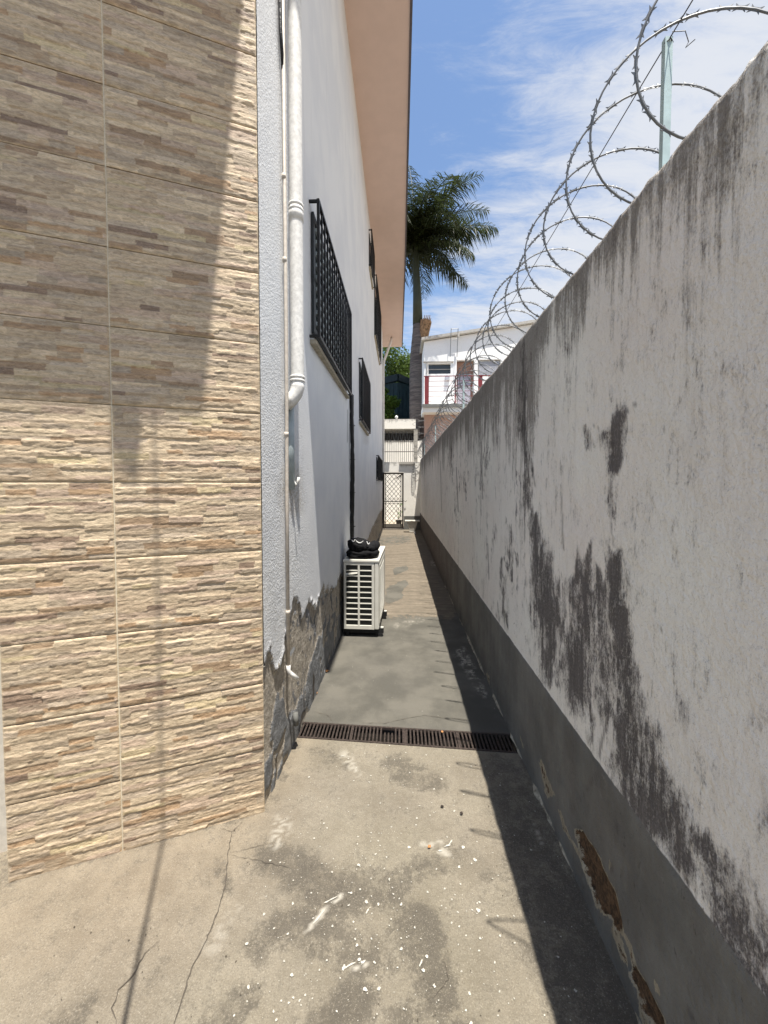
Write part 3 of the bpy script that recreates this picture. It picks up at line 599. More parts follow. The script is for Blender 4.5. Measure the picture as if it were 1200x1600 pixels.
# barbs
def barb_geo(T, R, s=1.0):
    Nn = T.cross(R).normalized(); L = 0.016 * s; Wd = 0.0095 * s
    a = [T * L + R * Wd, T * L * .45 + R * .0045, -T * L * .45 + R * .0045, -T * L + R * Wd, -T * L * .7, -T * L - R * Wd, -T * L * .45 - R * .0045, T * L * .45 - R * .0045, T * L - R * Wd, T * L * .7]
    th = Nn * 0.0008
    v = [q + th for q in a] + [q - th for q in a]
    f = [(0, 1, 8, 9), (1, 2, 7, 8), (2, 3, 4), (4, 5, 6), (2, 4, 6, 7), (1, 9, 8)][:5] + [tuple(reversed([10 + j for j in q])) for q in ((0, 1, 8, 9), (1, 2, 7, 8), (2, 3, 4), (4, 5, 6), (2, 4, 6, 7))] + [(i, 10 + i, 10 + (i + 1) % 10, (i + 1) % 10) for i in range(10)]
    return v, f
bm_mb = MB(); v, f = barb_geo(Vector((1, 0, 0)), Vector((0, 0, 1))); bm_mb.add(v, f)
proto = None; rest = MB(); nb = 0; step = 0.05; acc = 0
for i in range(1, len(pts) - 1):
    acc += (pts[i] - pts[i - 1]).length
    if acc < step: continue
    acc -= step
    T = (pts[i + 1] - pts[i - 1]).normalized(); C = Vector((XC, pts[i].y, ZC)); Rv = (pts[i] - C).normalized(); Rv = (Rv - T * Rv.dot(T)).normalized()
    Y = Vector((0, 1, 0)); tw = random.uniform(-.5, .5); Rr = (Rv * math.cos(tw) + T.cross(Rv) * math.sin(tw)).normalized()
    if nb < 300 and pts[i].y > 0.45:
        Mx = Matrix((T, T.cross(Rr) * -1, Rr)).transposed().to_4x4()
        if proto is None: proto = bm_mb.build('barb', M['galv'], rw); ob = proto
        else: ob = copy_to(proto, parent=rw)
        ob.rotation_mode = 'QUATERNION'; ob.rotation_quaternion = Mx.to_quaternion(); ob.location = pts[i] - OR; nb += 1
    else:
        v, f = barb_geo(T, Rr); rest.add([q + pts[i] - OR for q in v], f)
rest.build('far_barbs', M['galv'], rw, kind='stuff')
# tension wire and posts
mb = MB(); tp_ = [Vector((0.768, y, CAM_H + 1.275 - 0.02 * math.sin((y - 1.133) * math.pi / 4) * (1 if y > 1.1 else 0))) for y in np.linspace(-1, 13, 57)]
mb.tube([p - OR for p in tp_], 0.0018, 5)
mb.tube([Vector((0.769, 1.14, 2.842)) - OR, Vector((0.79, 1.12, 2.82)) - OR, Vector((0.80, 1.12, 2.79)) - OR, Vector((0.792, 1.12, 2.775)) - OR, Vector((0.81, 1.11, 2.785)) - OR], 0.0012, 5)
mb.build('tension_wire', M['wire'], rw)
def angle_post(x, y, label):
    o = empty('wire_post', (x, y, WZ - 0.02), label=label, cat='post', group='steel angle posts holding the razor wire')
    b = MB(); b.box(-.012, .009, -.0015, .0015, 0, .44); b.box(-.012, -.009, .0016, .014, 0, .44)
    b.build('angle_bar', M['galv_post'], o); c = MB(); c.tube([(-.012, .003, .425), (0, -.006, .429), (.012, .003, .427)], .002, 5); c.build('wire_tie', M['wire'], o)
angle_post(0.768, 1.15, 'pale galvanised angle post standing nearest on the wall top inside the razor wire')
for i, y in enumerate((4.6, 8.2, 11.8)):
    angle_post(0.768, y, ['second angle post along the wall top, where the coils start to crowd together', 'third angle post along the wall top, deep inside the dense coils', 'last angle post on the wall top, close to the far end'][i])

# ------------------------------------------------------------------ TILED WALL (stone-look tiles)
RZ = math.atan2(0.37175, 0.92833)
tw = empty('tiled_wall', (TC[0], TC[1], 0), RZ, label='angled wall clad in beige and brown split-stone tiles', cat='wall')
PAL = [((0.66, 0.575, 0.465), 5), ((0.60, 0.515, 0.415), 5), ((0.54, 0.455, 0.365), 4), ((0.53, 0.465, 0.40), 3), ((0.45, 0.39, 0.325), 2.4), ((0.40, 0.305, 0.225), 1.7), ((0.50, 0.37, 0.26), 1.2), ((0.58, 0.51, 0.37), 1.0), ((0.56, 0.465, 0.40), 2.4), ((0.31, 0.24, 0.20), 0.8)]
PW = np.array([w for _, w in PAL]); PW = PW / PW.sum(); PC = np.array([c for c, _ in PAL])
def tile_mesh(wd, ht, seed, off=0.0):
    R = np.random.RandomState(seed); nx = int(wd / 0.0036); nz = int(ht / 0.0036)
    x = np.linspace(0, wd, nx + 1); z = np.linspace(0, ht, nz + 1); X, Z = np.meshgrid(x, z, indexing='ij')
    Zw = Z + 0.0028 * (fbm(X * 22 + seed, Z * 60, seed, 3) - .5); Xw = X + off + 0.006 * (fbm(X * 10, Z * 120, seed + 5, 2) - .5)
    e = [0]
    while e[-1] < ht: e.append(e[-1] + R.uniform(0.013, 0.031))
    e = np.array(e); e = e * (ht / e[-1]); row = np.clip(np.searchsorted(e, Zw, side='right') - 1, 0, len(e) - 2)
    H = np.zeros_like(X); Cc = np.zeros(X.shape + (3,))
    for r in range(len(e) - 1):
        xe = [-R.uniform(0, .1)]
        while xe[-1] < wd + off + .05: xe.append(xe[-1] + R.uniform(0.06, 0.24))
        xe = np.array(xe); idx = np.clip(np.searchsorted(xe, Xw, side='right') - 1, 0, len(xe) - 2)
        cc = PC[R.choice(len(PC), len(xe), p=PW)] * R.uniform(.88, 1.1, (len(xe), 1)); hh = R.uniform(0.001, 0.0040, len(xe)); tl = R.uniform(-.12, .12, len(xe))
        m = row == r; H[m] = (hh[idx] + tl[idx] * (Zw - e[r]))[m]; Cc[m] = cc[idx][m]
    fl = fbm(X * 14 + Z * 30, Z * 75 - X * 12, seed + 9, 4)
    H += 0.0032 * (np.abs(fl - .5) * 2) + 0.002 * (fbm(X * 60, Z * 130, seed + 3, 3) - .5)
    Cc *= (0.86 + 0.28 * fbm(X * 12, Z * 50, seed + 21, 3))[..., None]
    bx = np.minimum(np.minimum(X, wd - X), 9); bz = np.minimum(Z, ht - Z); ed = np.minimum(bx, bz)
    Cc = Cc + (np.array([.66, .58, .46]) - Cc) * (1 - sstep(.001, .005, ed))[..., None] * .8; H = np.where(ed < 0.0005, 0.0, H); bevel = sstep(0, .006, ed); H = H * bevel
    n1_ = X.size; V = np.c_[X.ravel(), -H.ravel() - 0.002, Z.ravel()]
    F = grid_faces(nx + 1, nz + 1, True)
    # back rim so that the tile has thickness
    V2 = np.array([(0, .009, 0), (wd, .009, 0), (wd, .009, ht), (0, .009, ht), (0, -.002, 0), (wd, -.002, 0), (wd, -.002, ht), (0, -.002, ht)])
    F2 = [(0, 1, 5, 4), (1, 2, 6, 5), (2, 3, 7, 6), (3, 0, 4, 7)]
    me = bpy.data.meshes.new('tile'); allv = np.r_[V, V2]
    me.from_pydata(allv.tolist(), [], F.tolist() + [tuple(n1_ + i for i in q) for q in F2]); me.update()
    me.polygons.foreach_set('use_smooth', [True] * len(F) + [False] * 4)
    a = me.attributes.new('tone', 'FLOAT_COLOR', 'POINT'); CC = np.r_[Cc.reshape(-1, 3), np.tile((.55, .45, .36), (8, 1))]
    a.data.foreach_set('color', np.c_[CC, np.ones(len(CC))].ravel()); me.materials.append(M['tile']); return me
TH = 0.3115; J = 0.0038
wide = [tile_mesh(0.575, TH, 100 + i) for i in range(5)]; narrow = [tile_mesh(0.380, TH, 300 + i) for i in range(5)]
seqw = [0, 1, 2, 3, 4, 1, 0, 3, 2, 4, 0, 2, 1, 4, 3, 0, 1, 2, 3, 4, 0, 1]; seqn = [2, 0, 3, 1, 4, 2, 0, 1, 3, 4, 2, 3, 0, 4, 1, 2, 0, 3, 1, 4, 2, 0]
ztop = 0
for r in range(21):
    z0 = -0.006 + r * 0.3155 - (0.0 if r else 0)
    for me, xo in ((wide[seqw[r]], -0.5675), (narrow[seqn[r]], -0.9515)):
        o = bpy.data.objects.new('tile', me); COL.objects.link(o); o.parent = tw; o.location = (xo + random.uniform(-.0006, .0006), random.uniform(-.0008, .0008), z0); o.rotation_euler = (random.uniform(-.002, .002), 0, random.uniform(-.0012, .0012))
MB().box(-0.952, 0.0055, 0.0045, 0.02, -0.05, 6.68).build('grout', M['grout'], tw)
MB().box(-0.5718, -0.5674, -0.0012, 0.0044, -0.04, 6.66).build('grout_line', M['grout'], tw)
MB().box(-0.954, 0.004, 0.0205, 0.24, -0.05, 6.68).build('masonry', M['house'], tw)
# recessed pinkish wall to the left of the pilaster
o = MB().box(-4.2, -0.9545, 0.16, 0.30, -0.05, 6.68).build('rear_wall', M['cream'], tw)

# ------------------------------------------------------------------ HOUSE
house = empty('house', (-0.62, 6, 0), label='white two-storey house with peach soffit and black window grilles on the left', cat='house')
HO = Vector((-0.62, 6, 0))
def hpart(mb, name, mat, parent=None, **k):
    rel(mb, HO); return mb.build(name, mat, parent or house, **k)
def wallx(y): return -0.604 - 0.042 * np.exp(-(y - 1.71) / 0.75)
ys = np.exp(np.linspace(math.log(1.725), math.log(12.9), 330)); zs = lin((-0.03, 1.15, 120), (1.15, 4, 120), (4, 6.72, 40))
YY, ZZ = np.meshgrid(ys, zs, indexing='ij'); P = np.c_[wallx(YY).ravel(), YY.ravel(), ZZ.ravel()]; px, py = seen(P)
yk = [1.70, 1.80, 1.85, 1.92, 2.02, 2.13, 2.22, 2.35, 2.5, 2.7, 2.9, 3.3, 3.8, 5.2, 6.6, 8.1, 11.7, 13]; zk = [.70, .76, .60, .58, .72, .84, .88, .70, .78, .64, .74, .60, .64, .50, .50, .62, .74, .7]
edge = np.interp(P[:, 1], yk, zk) + 0.10 * (fbm(P[:, 1] * 11, P[:, 2] * 5, 91) - .5) + .09 * (fbm(P[:, 1] * 30, P[:, 2] * 14, 92, 5) - .5)
peel = sstep(0.008, -0.008, P[:, 2] - edge)
paint = sstep(-0.01, 0.01, np.interp(P[:, 1], [1.7, 1.9, 2.1, 2.4, 2.8, 3.3, 4, 6, 13], [.12, .50, .22, .24, .40, .40, .30, .12, .1]) + .22 * (fbm(P[:, 1] * 8, P[:, 2] * 4, 95) - .5) - P[:, 2]) * peel
paint *= sstep(.41, .43, fbm(P[:, 1] * 9 + 3, P[:, 2] * 7, 97, 5))
roughz = 1 - 0.9 * sstep(2.0, 2.8, P[:, 1] + 0.0 * P[:, 2] + 0.12 * (P[:, 2] - 1.0))
stain = capsules(px, py, [(455, 740, 458, 790, 16, 18, .85), (440, 760, 448, 800, 12, 10, .4), (420, 900, 430, 1000, 10, 10, .15), (575, 640, 572, 690, 6, 5, .4)])
crack = capsules(px, py, [(543, 640, 543, 690, 0.8, .8, .5)])
zz_ = P[:, 0] + 0.005 * (fbm(P[:, 1] * 2.5, P[:, 2] * 2.5, 93) - .5) + 0.0022 * roughz * (fbm(P[:, 1] * 45, P[:, 2] * 45, 94, 3) - .5)
zz_ -= peel * (0.008 + 0.006 * fbm(P[:, 1] * 14, P[:, 2] * 14, 96)) - paint * .006
lip = np.exp(-((P[:, 2] - edge - .012) / .02) ** 2) * .008 * (fbm(P[:, 1] * 9, P[:, 1] * 0, 99) > .5); P[:, 0] = zz_ + lip
mesh_obj('plaster_wall', P - np.array(HO), grid_faces(len(ys), len(zs), False), M['house'], house, smooth=True, attrs=dict(pdist=np.clip((edge - P[:, 2]) / 0.09, -2, 2), paint=paint, rough=roughz, stain=stain, crack=crack))
hpart(MB().box(-6, -0.655, 1.90, 12.88, -0.05, 6.70), 'masonry', M['house']); hpart(MB().box(-0.78, -0.665, 1.735, 1.899, -0.05, 6.70), 'corner_return', M['cream'])
hpart(MB().box(-0.66, -0.607, 12.901, 12.93, -0.05, 6.70), 'end_wall', M['house'])
# roof: eave overhang, stepped at its near corner
SZ = 6.72
e0 = np.array([-0.353, 0.450]); e1 = e0 + 7 * TD
poly = [(0.10, 1.42), (0.10, 9), (0.06, 14.25), (-7, 14.25), tuple(e1), tuple(e0), (-0.385, 1.42)]
hpart(MB().prism(poly, SZ, SZ + 0.12), 'soffit', M['soffit'])
hpart(MB().prism([(0.10 + .001, 1.42), (0.128, 1.42), (0.128, 9), (0.088, 14.27), (0.062, 14.27), (0.101, 9)], SZ - 0.015, SZ + 0.16), 'gutter', M['fascia'])
hpart(MB().prism([(x * 1.0 + .0, y) for x, y in poly], SZ + 0.121, SZ + 0.2), 'roof', simple('clay roof', (0.30, 0.13, 0.08), 0.8))
# roof post and lamp near the corner (they throw the shadows on the tiles)
ps = empty('roof_post', (-0.540, 0.412, 0), label='slim steel post under the roof corner beside the tiled wall', cat='post')
MB().tube([(0, 0, 0.0), (0, 0, SZ - .002)], 0.0065, 10).build('shaft', M['galv_post'], ps, smooth=True); MB().box(-.04, .04, -.04, .04, 0.002, 0.010).build('base_plate', M['galv'], ps)
la = empty('eave_lamp', (-0.632, 0.366, SZ), label='small floodlight hanging from the roof edge above the tiled wall', cat='lamp')
MB().tube([(0, 0, -.002), (0, 0, -.12)], 0.012, 8).build('arm', M['iron'], la); MB().box(-.05, .05, -.035, .035, -.23, -.12).build('housing', M['iron'], la, bevel=.01); MB().box(-.043, .043, -.028, .028, -.234, -.2305).build('lens', M['glass'], la)

# windows with projecting iron grilles
def grille(y0, y1, z0, z1, nbars, out_=0.055, rails=(0.5,), label=None, near=False, sill=True, win=True):
    xw = float(wallx(0.5 * (y0 + y1))); xf = xw + out_
    yi0, yi1, zi0, zi1 = y0 + .05, y1 - .05, z0 + .05, z1 - .05
    # window recess surface: dark frame, pane and slatted louvers seen through the bars
    if win:
        wf = MB(); t = .045
        for a in ((yi0, yi0 + t, zi0, zi1), (yi1 - t, yi1, zi0, zi1), (yi0 + t, yi1 - t, zi0, zi0 + t), (yi0 + t, yi1 - t, zi1 - t, zi1), ((yi0 + yi1) / 2 - t / 2, (yi0 + yi1) / 2 + t / 2, zi0 + t, zi1 - t)):
            wf.box(xw - .004, xw + .014, a[0], a[1], a[2], a[3])
        w = hpart(wf, 'window', M['frame'])
        g_ = MB(); g_.box(xw - .003, xw + .006, yi0 + t, yi1 - t, zi0 + t, zi1 - t); rel(g_, HO); g_.build('pane', M['glass'], w)
        if near:
            for k in range(9):
                zk_ = zi0 + t + (k + .5) * (zi1 - zi0 - 2 * t) / 9; b = MB(); b.box(xw + .008, xw + .022, yi0 + t + .01, yi1 - t - .01, zk_ - .012, zk_ + .012); rel(b, HO); b.build('louver', M['pvc_grey'], w)
    gr = hpart(MB().box(xf - .009, xf + .009, y0, y0 + .02, z0, z1).box(xf - .009, xf + .009, y1 - .02, y1, z0, z1).box(xf - .010, xf + .010, y0 + .0205, y1 - .0205, z1 - .022, z1).box(xf - .010, xf + .010, y0 + .0205, y1 - .0205, z0, z0 + .022), 'window_grille', M['iron'], label=label)
    for k in range(nbars):
        y = y0 + .02 + (y1 - y0 - .04) * (k + 1) / (nbars + 1); b = MB(); b.box(xf - .006, xf + .006, y - .006, y + .006, z0 + .022, z1 - .022); rel(b, HO); b.build('bar', M['iron'], gr)
    for r_ in rails:
        zr = z0 + (z1 - z0) * r_; b = MB(); b.box(xf - .0135, xf - .0065, y0 + .02, y1 - .02, zr - .010, zr + .010); rel(b, HO); b.build('rail', M['iron'], gr)
    for yy, zz2 in ((y0 + .01, z1 - .012), (y0 + .01, z0 + .012), ((y0 + y1) / 2, z1 - .012), ((y0 + y1) / 2, z0 + .012), (y1 - .01, z1 - .012), (y1 - .01, z0 + .012)):
        b = MB(); b.box(xw - .01, xf - .0095, yy - .008, yy + .008, zz2 - .008, zz2 + .008); rel(b, HO); b.build('bracket', M['iron'], gr)
    if sill:
        s = MB().box(xw - .01, xw + .035, y0 + .015, y1 - .015, z0 - .035, z0 - .006); hpart(s, 'sill', M['sill'], bevel=.003)
grille(2.56, 4.26, 2.56, 3.48, 15, rails=(0.08, .5, .92), label='long black iron grille over the nearest window', near=True)
grille(5.48, 6.92, 2.49, 3.40, 12, label='smaller black grille over the second ground-floor window')
grille(7.28, 8.12, 5.74, 6.42, 8, label='small black upstairs grille, the nearer of two high ones')
grille(8.75, 10.9, 5.02, 6.38, 16, label='tall black upstairs grille near the end of the eave')
grille(9.42, 11.6, 1.65, 2.30, 14, label='low black grille near the far gate', sill=False)

# downpipe with couplings and elbow, half buried lower pipe, thin conduit
XD, YD, RD = -0.572, 2.085, 0.0365
dp = hpart(MB().tube([(XD, YD, 2.13), (XD, YD, 6.70)], RD, 20, False), 'downpipe', M['pvc'], smooth=True, label='thick white plastic rain pipe with spots of dirt, running up beside the corner')
for z in (2.135, 2.155, 3.06, 3.085, 4.35):
    b = MB(); b.tube([(XD, YD, z - .008), (XD, YD, z - .006), (XD, YD, z + .006), (XD, YD, z + .008)], [RD + .001, RD + .0045, RD + .0045, RD + .001], 20); rel(b, HO); b.build('coupling', M['pvc'], dp, smooth=True)
b = MB(); b.tube([(XD, YD, 3.0), (XD, YD, 3.07)], RD + .003, 20); rel(b, HO); b.build('socket', M['pvc'], dp, smooth=True)
b = MB(); b.tube([(XD, YD, 2.135), (XD, YD, 2.10), (XD - .008, YD - .003, 2.065), (XD - .03, YD - .012, 2.03), (XD - .06, YD - .02, 1.995)], [RD + .002, RD + .002, RD, RD, RD - .003], 18); rel(b, HO); b.build('elbow', M['pvc'], dp, smooth=True)
b = MB(); b.tube([(-0.628, 2.12, 1.53), (-0.628, 2.12, 2.02)], .026, 12); hpart(b, 'sunken_pipe', M['pvc_grey'], smooth=True, label='grey lower pipe half sunk into a slot in the wall')
b = MB(); b.tube([(-0.626, 2.12, 1.62), (-0.612, 2.12, 1.585), (-0.600, 2.135, 1.555), (-.585, 2.125, 1.57), (-0.578, 2.12, 1.60)], .008, 8); hpart(b, 'pipe_hook', M['pvc'], smooth=True)
XQ, YQ = -0.613, 2.005
cd = hpart(MB().tube([(XQ - .0, YQ, 0.56), (XQ, YQ, 1.5), (XQ + .004, YQ, 2.0), (XQ, YQ, 6.69)], .0095, 10), 'conduit', M['conduit'], smooth=True, label='thin beige electrical conduit beside the downpipe')
for z in (0.86, 1.83, 2.75, 3.18, 4.1):
    b = MB(); b.tube([(XQ, YQ, z - .012), (XQ, YQ, z + .012)], .0125, 10); rel(b, HO); b.build('coupling', M['conduit'], cd, smooth=True)
b = MB(); b.tube([(XQ, YQ, .565), (XQ, YQ, .535), (XQ + .012, YQ + .006, .515), (XQ + .045, YQ + .02, .48)], .0115, 10); rel(b, HO); b.build('elbow', M['pvc'], cd, smooth=True)
b = MB(); b.tube([(XQ, YQ, 3.72), (XQ - .004, YQ - .02, 3.9), (XQ - .006, YQ - .03, 4.2), (XQ, YQ - .02, 4.6)], .009, 8); rel(b, HO); b.build('cable', M['lagging'], cd, smooth=True)
b = MB(); b.tube([(-0.612, 2.13, .22), (-0.606, 2.125, .15)], .015, 14); hpart(b, 'drain_stub', M['grey_band'], smooth=True, label='short grey pipe stub at the wall foot near the drain')
# far corner downpipe
b = MB(); b.tube([(-0.30, 13.3, 6.70), (-0.33, 13.2, 6.5), (-0.55, 12.98, 5.8), (-0.575, 12.95, 5.55), (-0.575, 12.95, 0.05)], .04, 10); hpart(b, 'corner_downpipe', M['pvc'], smooth=True)

# lagged refrigerant lines
lg = empty('insulated_pipes', (-0.58, 4.5, 0.9), label='black lagged air conditioner pipes strapped vertically down the house wall', cat='pipes')
for j, (dx, dy, r) in enumerate(((0.0, 0.0, .021), (.010, .034, .016))):
    pl = []; rl = []
    for i in range(60):
        z = 0.86 + (2.64 - 0.86) * i / 59; pl.append((dx + .005 * math.sin(z * 4 + j), dy + .012 * math.sin(z * 2.1 + j) + .02 * (z - 1.8) * .2, z - 0.9)); rl.append(r * (1 - 0.28 * max(0, math.cos(z * 15.5 + j)) ** 12 + .05 * math.sin(z * 40)))
    MB().tube(pl, rl, 10).build('lagged_line', M['lagging'], lg, smooth=True)
for z in (1.05, 1.46, 1.86, 2.27):
    MB().tube([(-.024, -.024, z - .9), (.028, -.022, z - .9), (.034, .05, z - .9), (-.022, .055, z - .9)], .003, 5).build('strap', M['rubber'], lg)
MB().tube([(0, 0, -.05), (.02, -.02, -.09), (.07, 0, -.11), (.12, .06, -.12)], .018, 8).build('lower_bend', M['lagging'], lg, smooth=True)

# ------------------------------------------------------------------ AIR CONDITIONER
ac = empty('air_conditioner', (-0.392, 3.75, 0), math.radians(-1.8), label='off-white outdoor air conditioner unit standing on the alley floor', cat='air conditioner')
hw = 0.179; L = 0.86; z0, z1 = .085, .80
B = MB()   # casing: far end, back, top and side as panels (near end is open grille)
B.box(-hw, hw, .03, L, z0, z0 + .02).box(-hw + .001, -hw + .012, .031, L - .001, z0 + .0205, z1 - .03).box(hw - .012, hw - .001, .031, L - .001, z0 + .0205, z1 - .03).box(-hw + .0125, hw - .0125, L - .012, L - .002, z0 + .0205, z1 - .03)
B.build('casing', M['ac'], ac, bevel=.002)
MB().box(-hw - .006, hw + .006, -.006, L + .006, z1 - .0295, z1).build('top_cover', M['ac'], ac, bevel=.007)
# near end: corner column on the right, louvre frame on the left
gx0, gx1 = -hw + .022, hw - .072
nrow = 11; gz0, gz1 = z0 + .04, z1 - .058
fr_ = MB(); fr_.box(-hw, gx0, 0, .03, z0, z1 - .03).box(gx1, hw - .046, 0, .03, z0, z1 - .03).box(gx0 + .0003, gx1 - .0003, .0005, .03, z0, gz0).box(gx0 + .0003, gx1 - .0003, .0005, .03, gz1, z1 - .03)
fr_.build('end_frame', M['ac'], ac, bevel=.002)
MB().box(hw - .0445, hw - .0005, -.001, .0295, z0 + .0005, z1 - .031).build('corner_column', M['ac'], ac, bevel=.009)
xm = (gx0 + gx1) / 2
MB().box(xm - .010, xm + .010, .001, .018, gz0, gz1).build('centre_bar', M['ac'], ac, bevel=.001)
for k in range(1, nrow):
    z = gz0 + (gz1 - gz0) * k / nrow; b = MB(); b.box(gx0, xm - .0101, .002, .016, z - .005, z + .005); b.box(xm + .0101, gx1, .002, .016, z - .005, z + .005); b.build('louvre', M['ac'], ac, bevel=.001)
# a bent louvre near the top left
MB().add([(gx0, -.004, gz1 - .10), (xm - .012, -.004, gz1 - .085), (xm - .012, .001, gz1 - .068), (gx0, .002, gz1 - .082)], [(0, 1, 2, 3)]).build('bent_louvre', M['ac'], ac)
MB().box(gx0 - .004, gx1 + .004, .019, .028, gz0 - .002, gz1 + .002).build('condenser_fins', M['ac_dark'], ac)
# fan side facing the alley
sp_ = MB(); sp_.box(hw - .0005, hw + .006, .05, L - .24, z0 + .05, z1 - .06).build('fan_panel', M['ac'], ac, bevel=.003)
for k in range(24):
    z = z0 + .08 + k * .0225; MB().box(hw + .0062, hw + .010, .08, L - .27, z, z + .007).build('fan_slat', M['ac'], ac)
MB().box(hw - .0005, hw + .004, L - .22, L - .03, z0 + .05, z1 - .06).build('service_panel', M['ac'], ac, bevel=.003)
for y in (0.06, 0.56):
    b = MB(); b.box(-hw - .01, hw + .045, y - .018, y + .018, .034, .0845); ft = b.build('foot', M['rubber'], ac); MB().box(hw + .015, hw + .043, y - .013, y + .013, .0848, .094).build('foot_cap', M['ac'], ft)
    MB().box(hw - .02, hw + .035, y - .022, y + .022, .002, .0335).build('rubber_pad', M['rubber'], ac); MB().box(-hw + .01, -hw + .05, y - .022, y + .022, .002, .0335).build('rubber_pad', M['rubber'], ac)

# folded black garment on top
ga = empty('folded_garment', (-0.392, 3.78, z1), math.radians(-1.8), label='black folded garment with white print lying on top of the air conditioner', cat='clothing')
def lump(name, c, s, seed, tilt=0, pw=2.6, nu=40, nv_=22, amp=.12, rot=0):
    v = []; f = []
    for i in range(nu):
        a = 2 * math.pi * i / nu
        for j in range(nv_):
            b = -math.pi / 2 + math.pi * j / (nv_ - 1); e = 2 / pw
            sg = lambda q, w: math.copysign(abs(q) ** w, q)
            x = sg(math.cos(b), e) * sg(math.cos(a), e); y = sg(math.cos(b), e) * sg(math.sin(a), e); z = sg(math.sin(b), e * .9)
            d = 1 + amp * (float(fbm(np.array([x * 2.5 + z * 3 + 7]), np.array([y * 2.5 - z * 2 + seed]), seed)[0]) - .5) * 2
            q = Vector((x * s[0] * d, y * s[1] * d, z * s[2] * (1 + (d - 1) * 1.6))); q.rotate(Matrix.Rotation(rot, 3, 'Z')); q.z += tilt * q.x
            v.append(tuple(q + Vector((c[0], c[1], c[2] + s[2] * .97))))
    for i in range(nu):
        for j in range(nv_ - 1):
            i2 = (i + 1) % nu; f.append((i * nv_ + j, i2 * nv_ + j, i2 * nv_ + j + 1, i * nv_ + j + 1))
    return mesh_obj(name, v, f, M['cloth'], ga, smooth=True)
lump('lower_fold', (-.005, .15, 0.0), (.165, .17, .044), 5, 0.0, 3.0, amp=.18)
lump('upper_fold', (-.04, .15, 0.06), (.12, .15, .062), 9, -.16, 2.4, amp=.26, rot=.1)
lump('sleeve', (.10, .20, 0.05), (.06, .18, .05), 13, 0, 2.4, amp=.12, rot=-.12)
lump('collar', (-.10, .10, 0.01), (.07, .08, .04), 17, .1, 2.4, amp=.15)
for (x, y, l, b_) in ((-.085, .02, .035, .2), (-.02, .005, .075, -.1), (.068, .02, .03, -.9)):
    b = MB(); pts_ = []
    for i in range(9):
        t = (i / 8 - .5); pts_.append((x + t * l, y + .0 + .25 * abs(t) * .02, .168 - .16 * (x + .04) + .022 * (abs(t) * 2) ** 2 + b_ * t * l * .5))
    b.tube(pts_, [.002 + .004 * math.sin(math.pi * (i + .5) / 9) for i in range(9)], 6); b.build('white_print', M['print'], ga, smooth=True)

# ------------------------------------------------------------------ BACK OF THE ALLEY
def slab_wall(name, x0, x1, y0, y1, za, zb, mat, parent=None, nxx=24, nzz=24, **k):
    """box wall whose front face is a grid carrying a dirt-from-the-top attribute"""
    xs = np.linspace(x0, x1, nxx); zs = np.linspace(za, zb, nzz); X, Z = np.meshgrid(xs, zs, indexing='ij')
    V = np.c_[X.ravel(), np.full(X.size, y0) + .006 * (fbm(X.ravel() * 4, Z.ravel() * 4, 7) - .5), Z.ravel()]
    F = grid_faces(nxx, nzz, True).tolist(); n_ = len(V)
    V2 = [(x0, y0, za), (x1, y0, za), (x1, y1, za), (x0, y1, za), (x0, y0, zb), (x1, y0, zb), (x1, y1, zb), (x0, y1, zb)]
    F += [tuple(n_ + i for i in q) for q in ((0, 3, 2, 1), (4, 5, 6, 7), (1, 2, 6, 5), (2, 3, 7, 6), (3, 0, 4, 7))]
    top = np.r_[np.clip(0.75 - (zb - V[:, 2]) / 0.30, -.35, .75), np.full(8, .5)]
    return mesh_obj(name, np.r_[V, V2], F, mat, parent, attrs=dict(top=top), **k)
ew = empty('end_wall', (0.2, 12.95, 0), label='white cross wall with grey base at the far end of the alley', cat='wall')
def at(o, par): o.location = -Vector(par.location); return o
at(slab_wall('wall_panel', 0.135, 0.72, 12.93, 13.05, 0.47, 2.33, M['backwall'], ew), ew)
at(MB().box(0.133, 0.72, 12.922, 13.05, -.02, .469).build('grey_base', M['grey_band'], ew), ew)
at(slab_wall('lintel', -0.60, 0.1345, 12.935, 13.05, 1.99, 2.33, M['backwall'], ew), ew)
at(MB().box(-0.02, 0.52, 12.86, 12.929, 2.24, 2.34).build('ledge', M['oldconc'], ew, bevel=.01), ew)
at(slab_wall('pillar', 0.47, 0.60, 12.95, 13.07, 2.341, 3.46, M['oldconc'], ew, 6, 12), ew)
bf = empty('bar_fence', (0, 13.0, 2.33), label='thin vertical iron bar fence standing on the cross wall above the gate', cat='fence')
for i in range(15):
    x = -0.57 + i * 0.072; MB().box(x - .006, x + .006, -.006, .006, 0.0005, .76).build('bar', M['rust_iron'], bf)
for z in (.36, .70): MB().box(-.6, .469, -.0105, -.0065, z - .011, z + .011).build('rail', M['rust_iron'], bf)
# small coil of razor wire on the bar fence and by the corner
def small_coil(name, c, axis, length, r, turns, label, tilt=0.0):
    o = empty(name, c, label=label, cat='razor wire'); m_ = MB(); n_ = turns * 20; pl = []
    for i in range(n_ + 1):
        a = 2 * math.pi * i / 20; t = length * (i / n_)
        u, w = r * math.cos(a), r * math.sin(a); rr = 1 + .12 * math.sin(i * .31)
        pl.append((t if axis == 'x' else u * rr, u * .35 if axis == 'x' else t if axis == 'y' else w * rr, w * rr if axis != 'z' else t))
    m_.tube(pl, .0045, 5); m_.build('coil', M['galv'], o, smooth=True)
    bb = MB()
    for i in range(2, n_, 2):
        T = (Vector(pl[i]) - Vector(pl[i - 1])).normalized(); R_ = T.cross(Vector((.3, .5, .8))).normalized(); v, f = barb_geo(T, R_, 1.0); bb.add([q + Vector(pl[i]) for q in v], f)
    bb.build('barbs', M['galv'], o, kind='stuff')
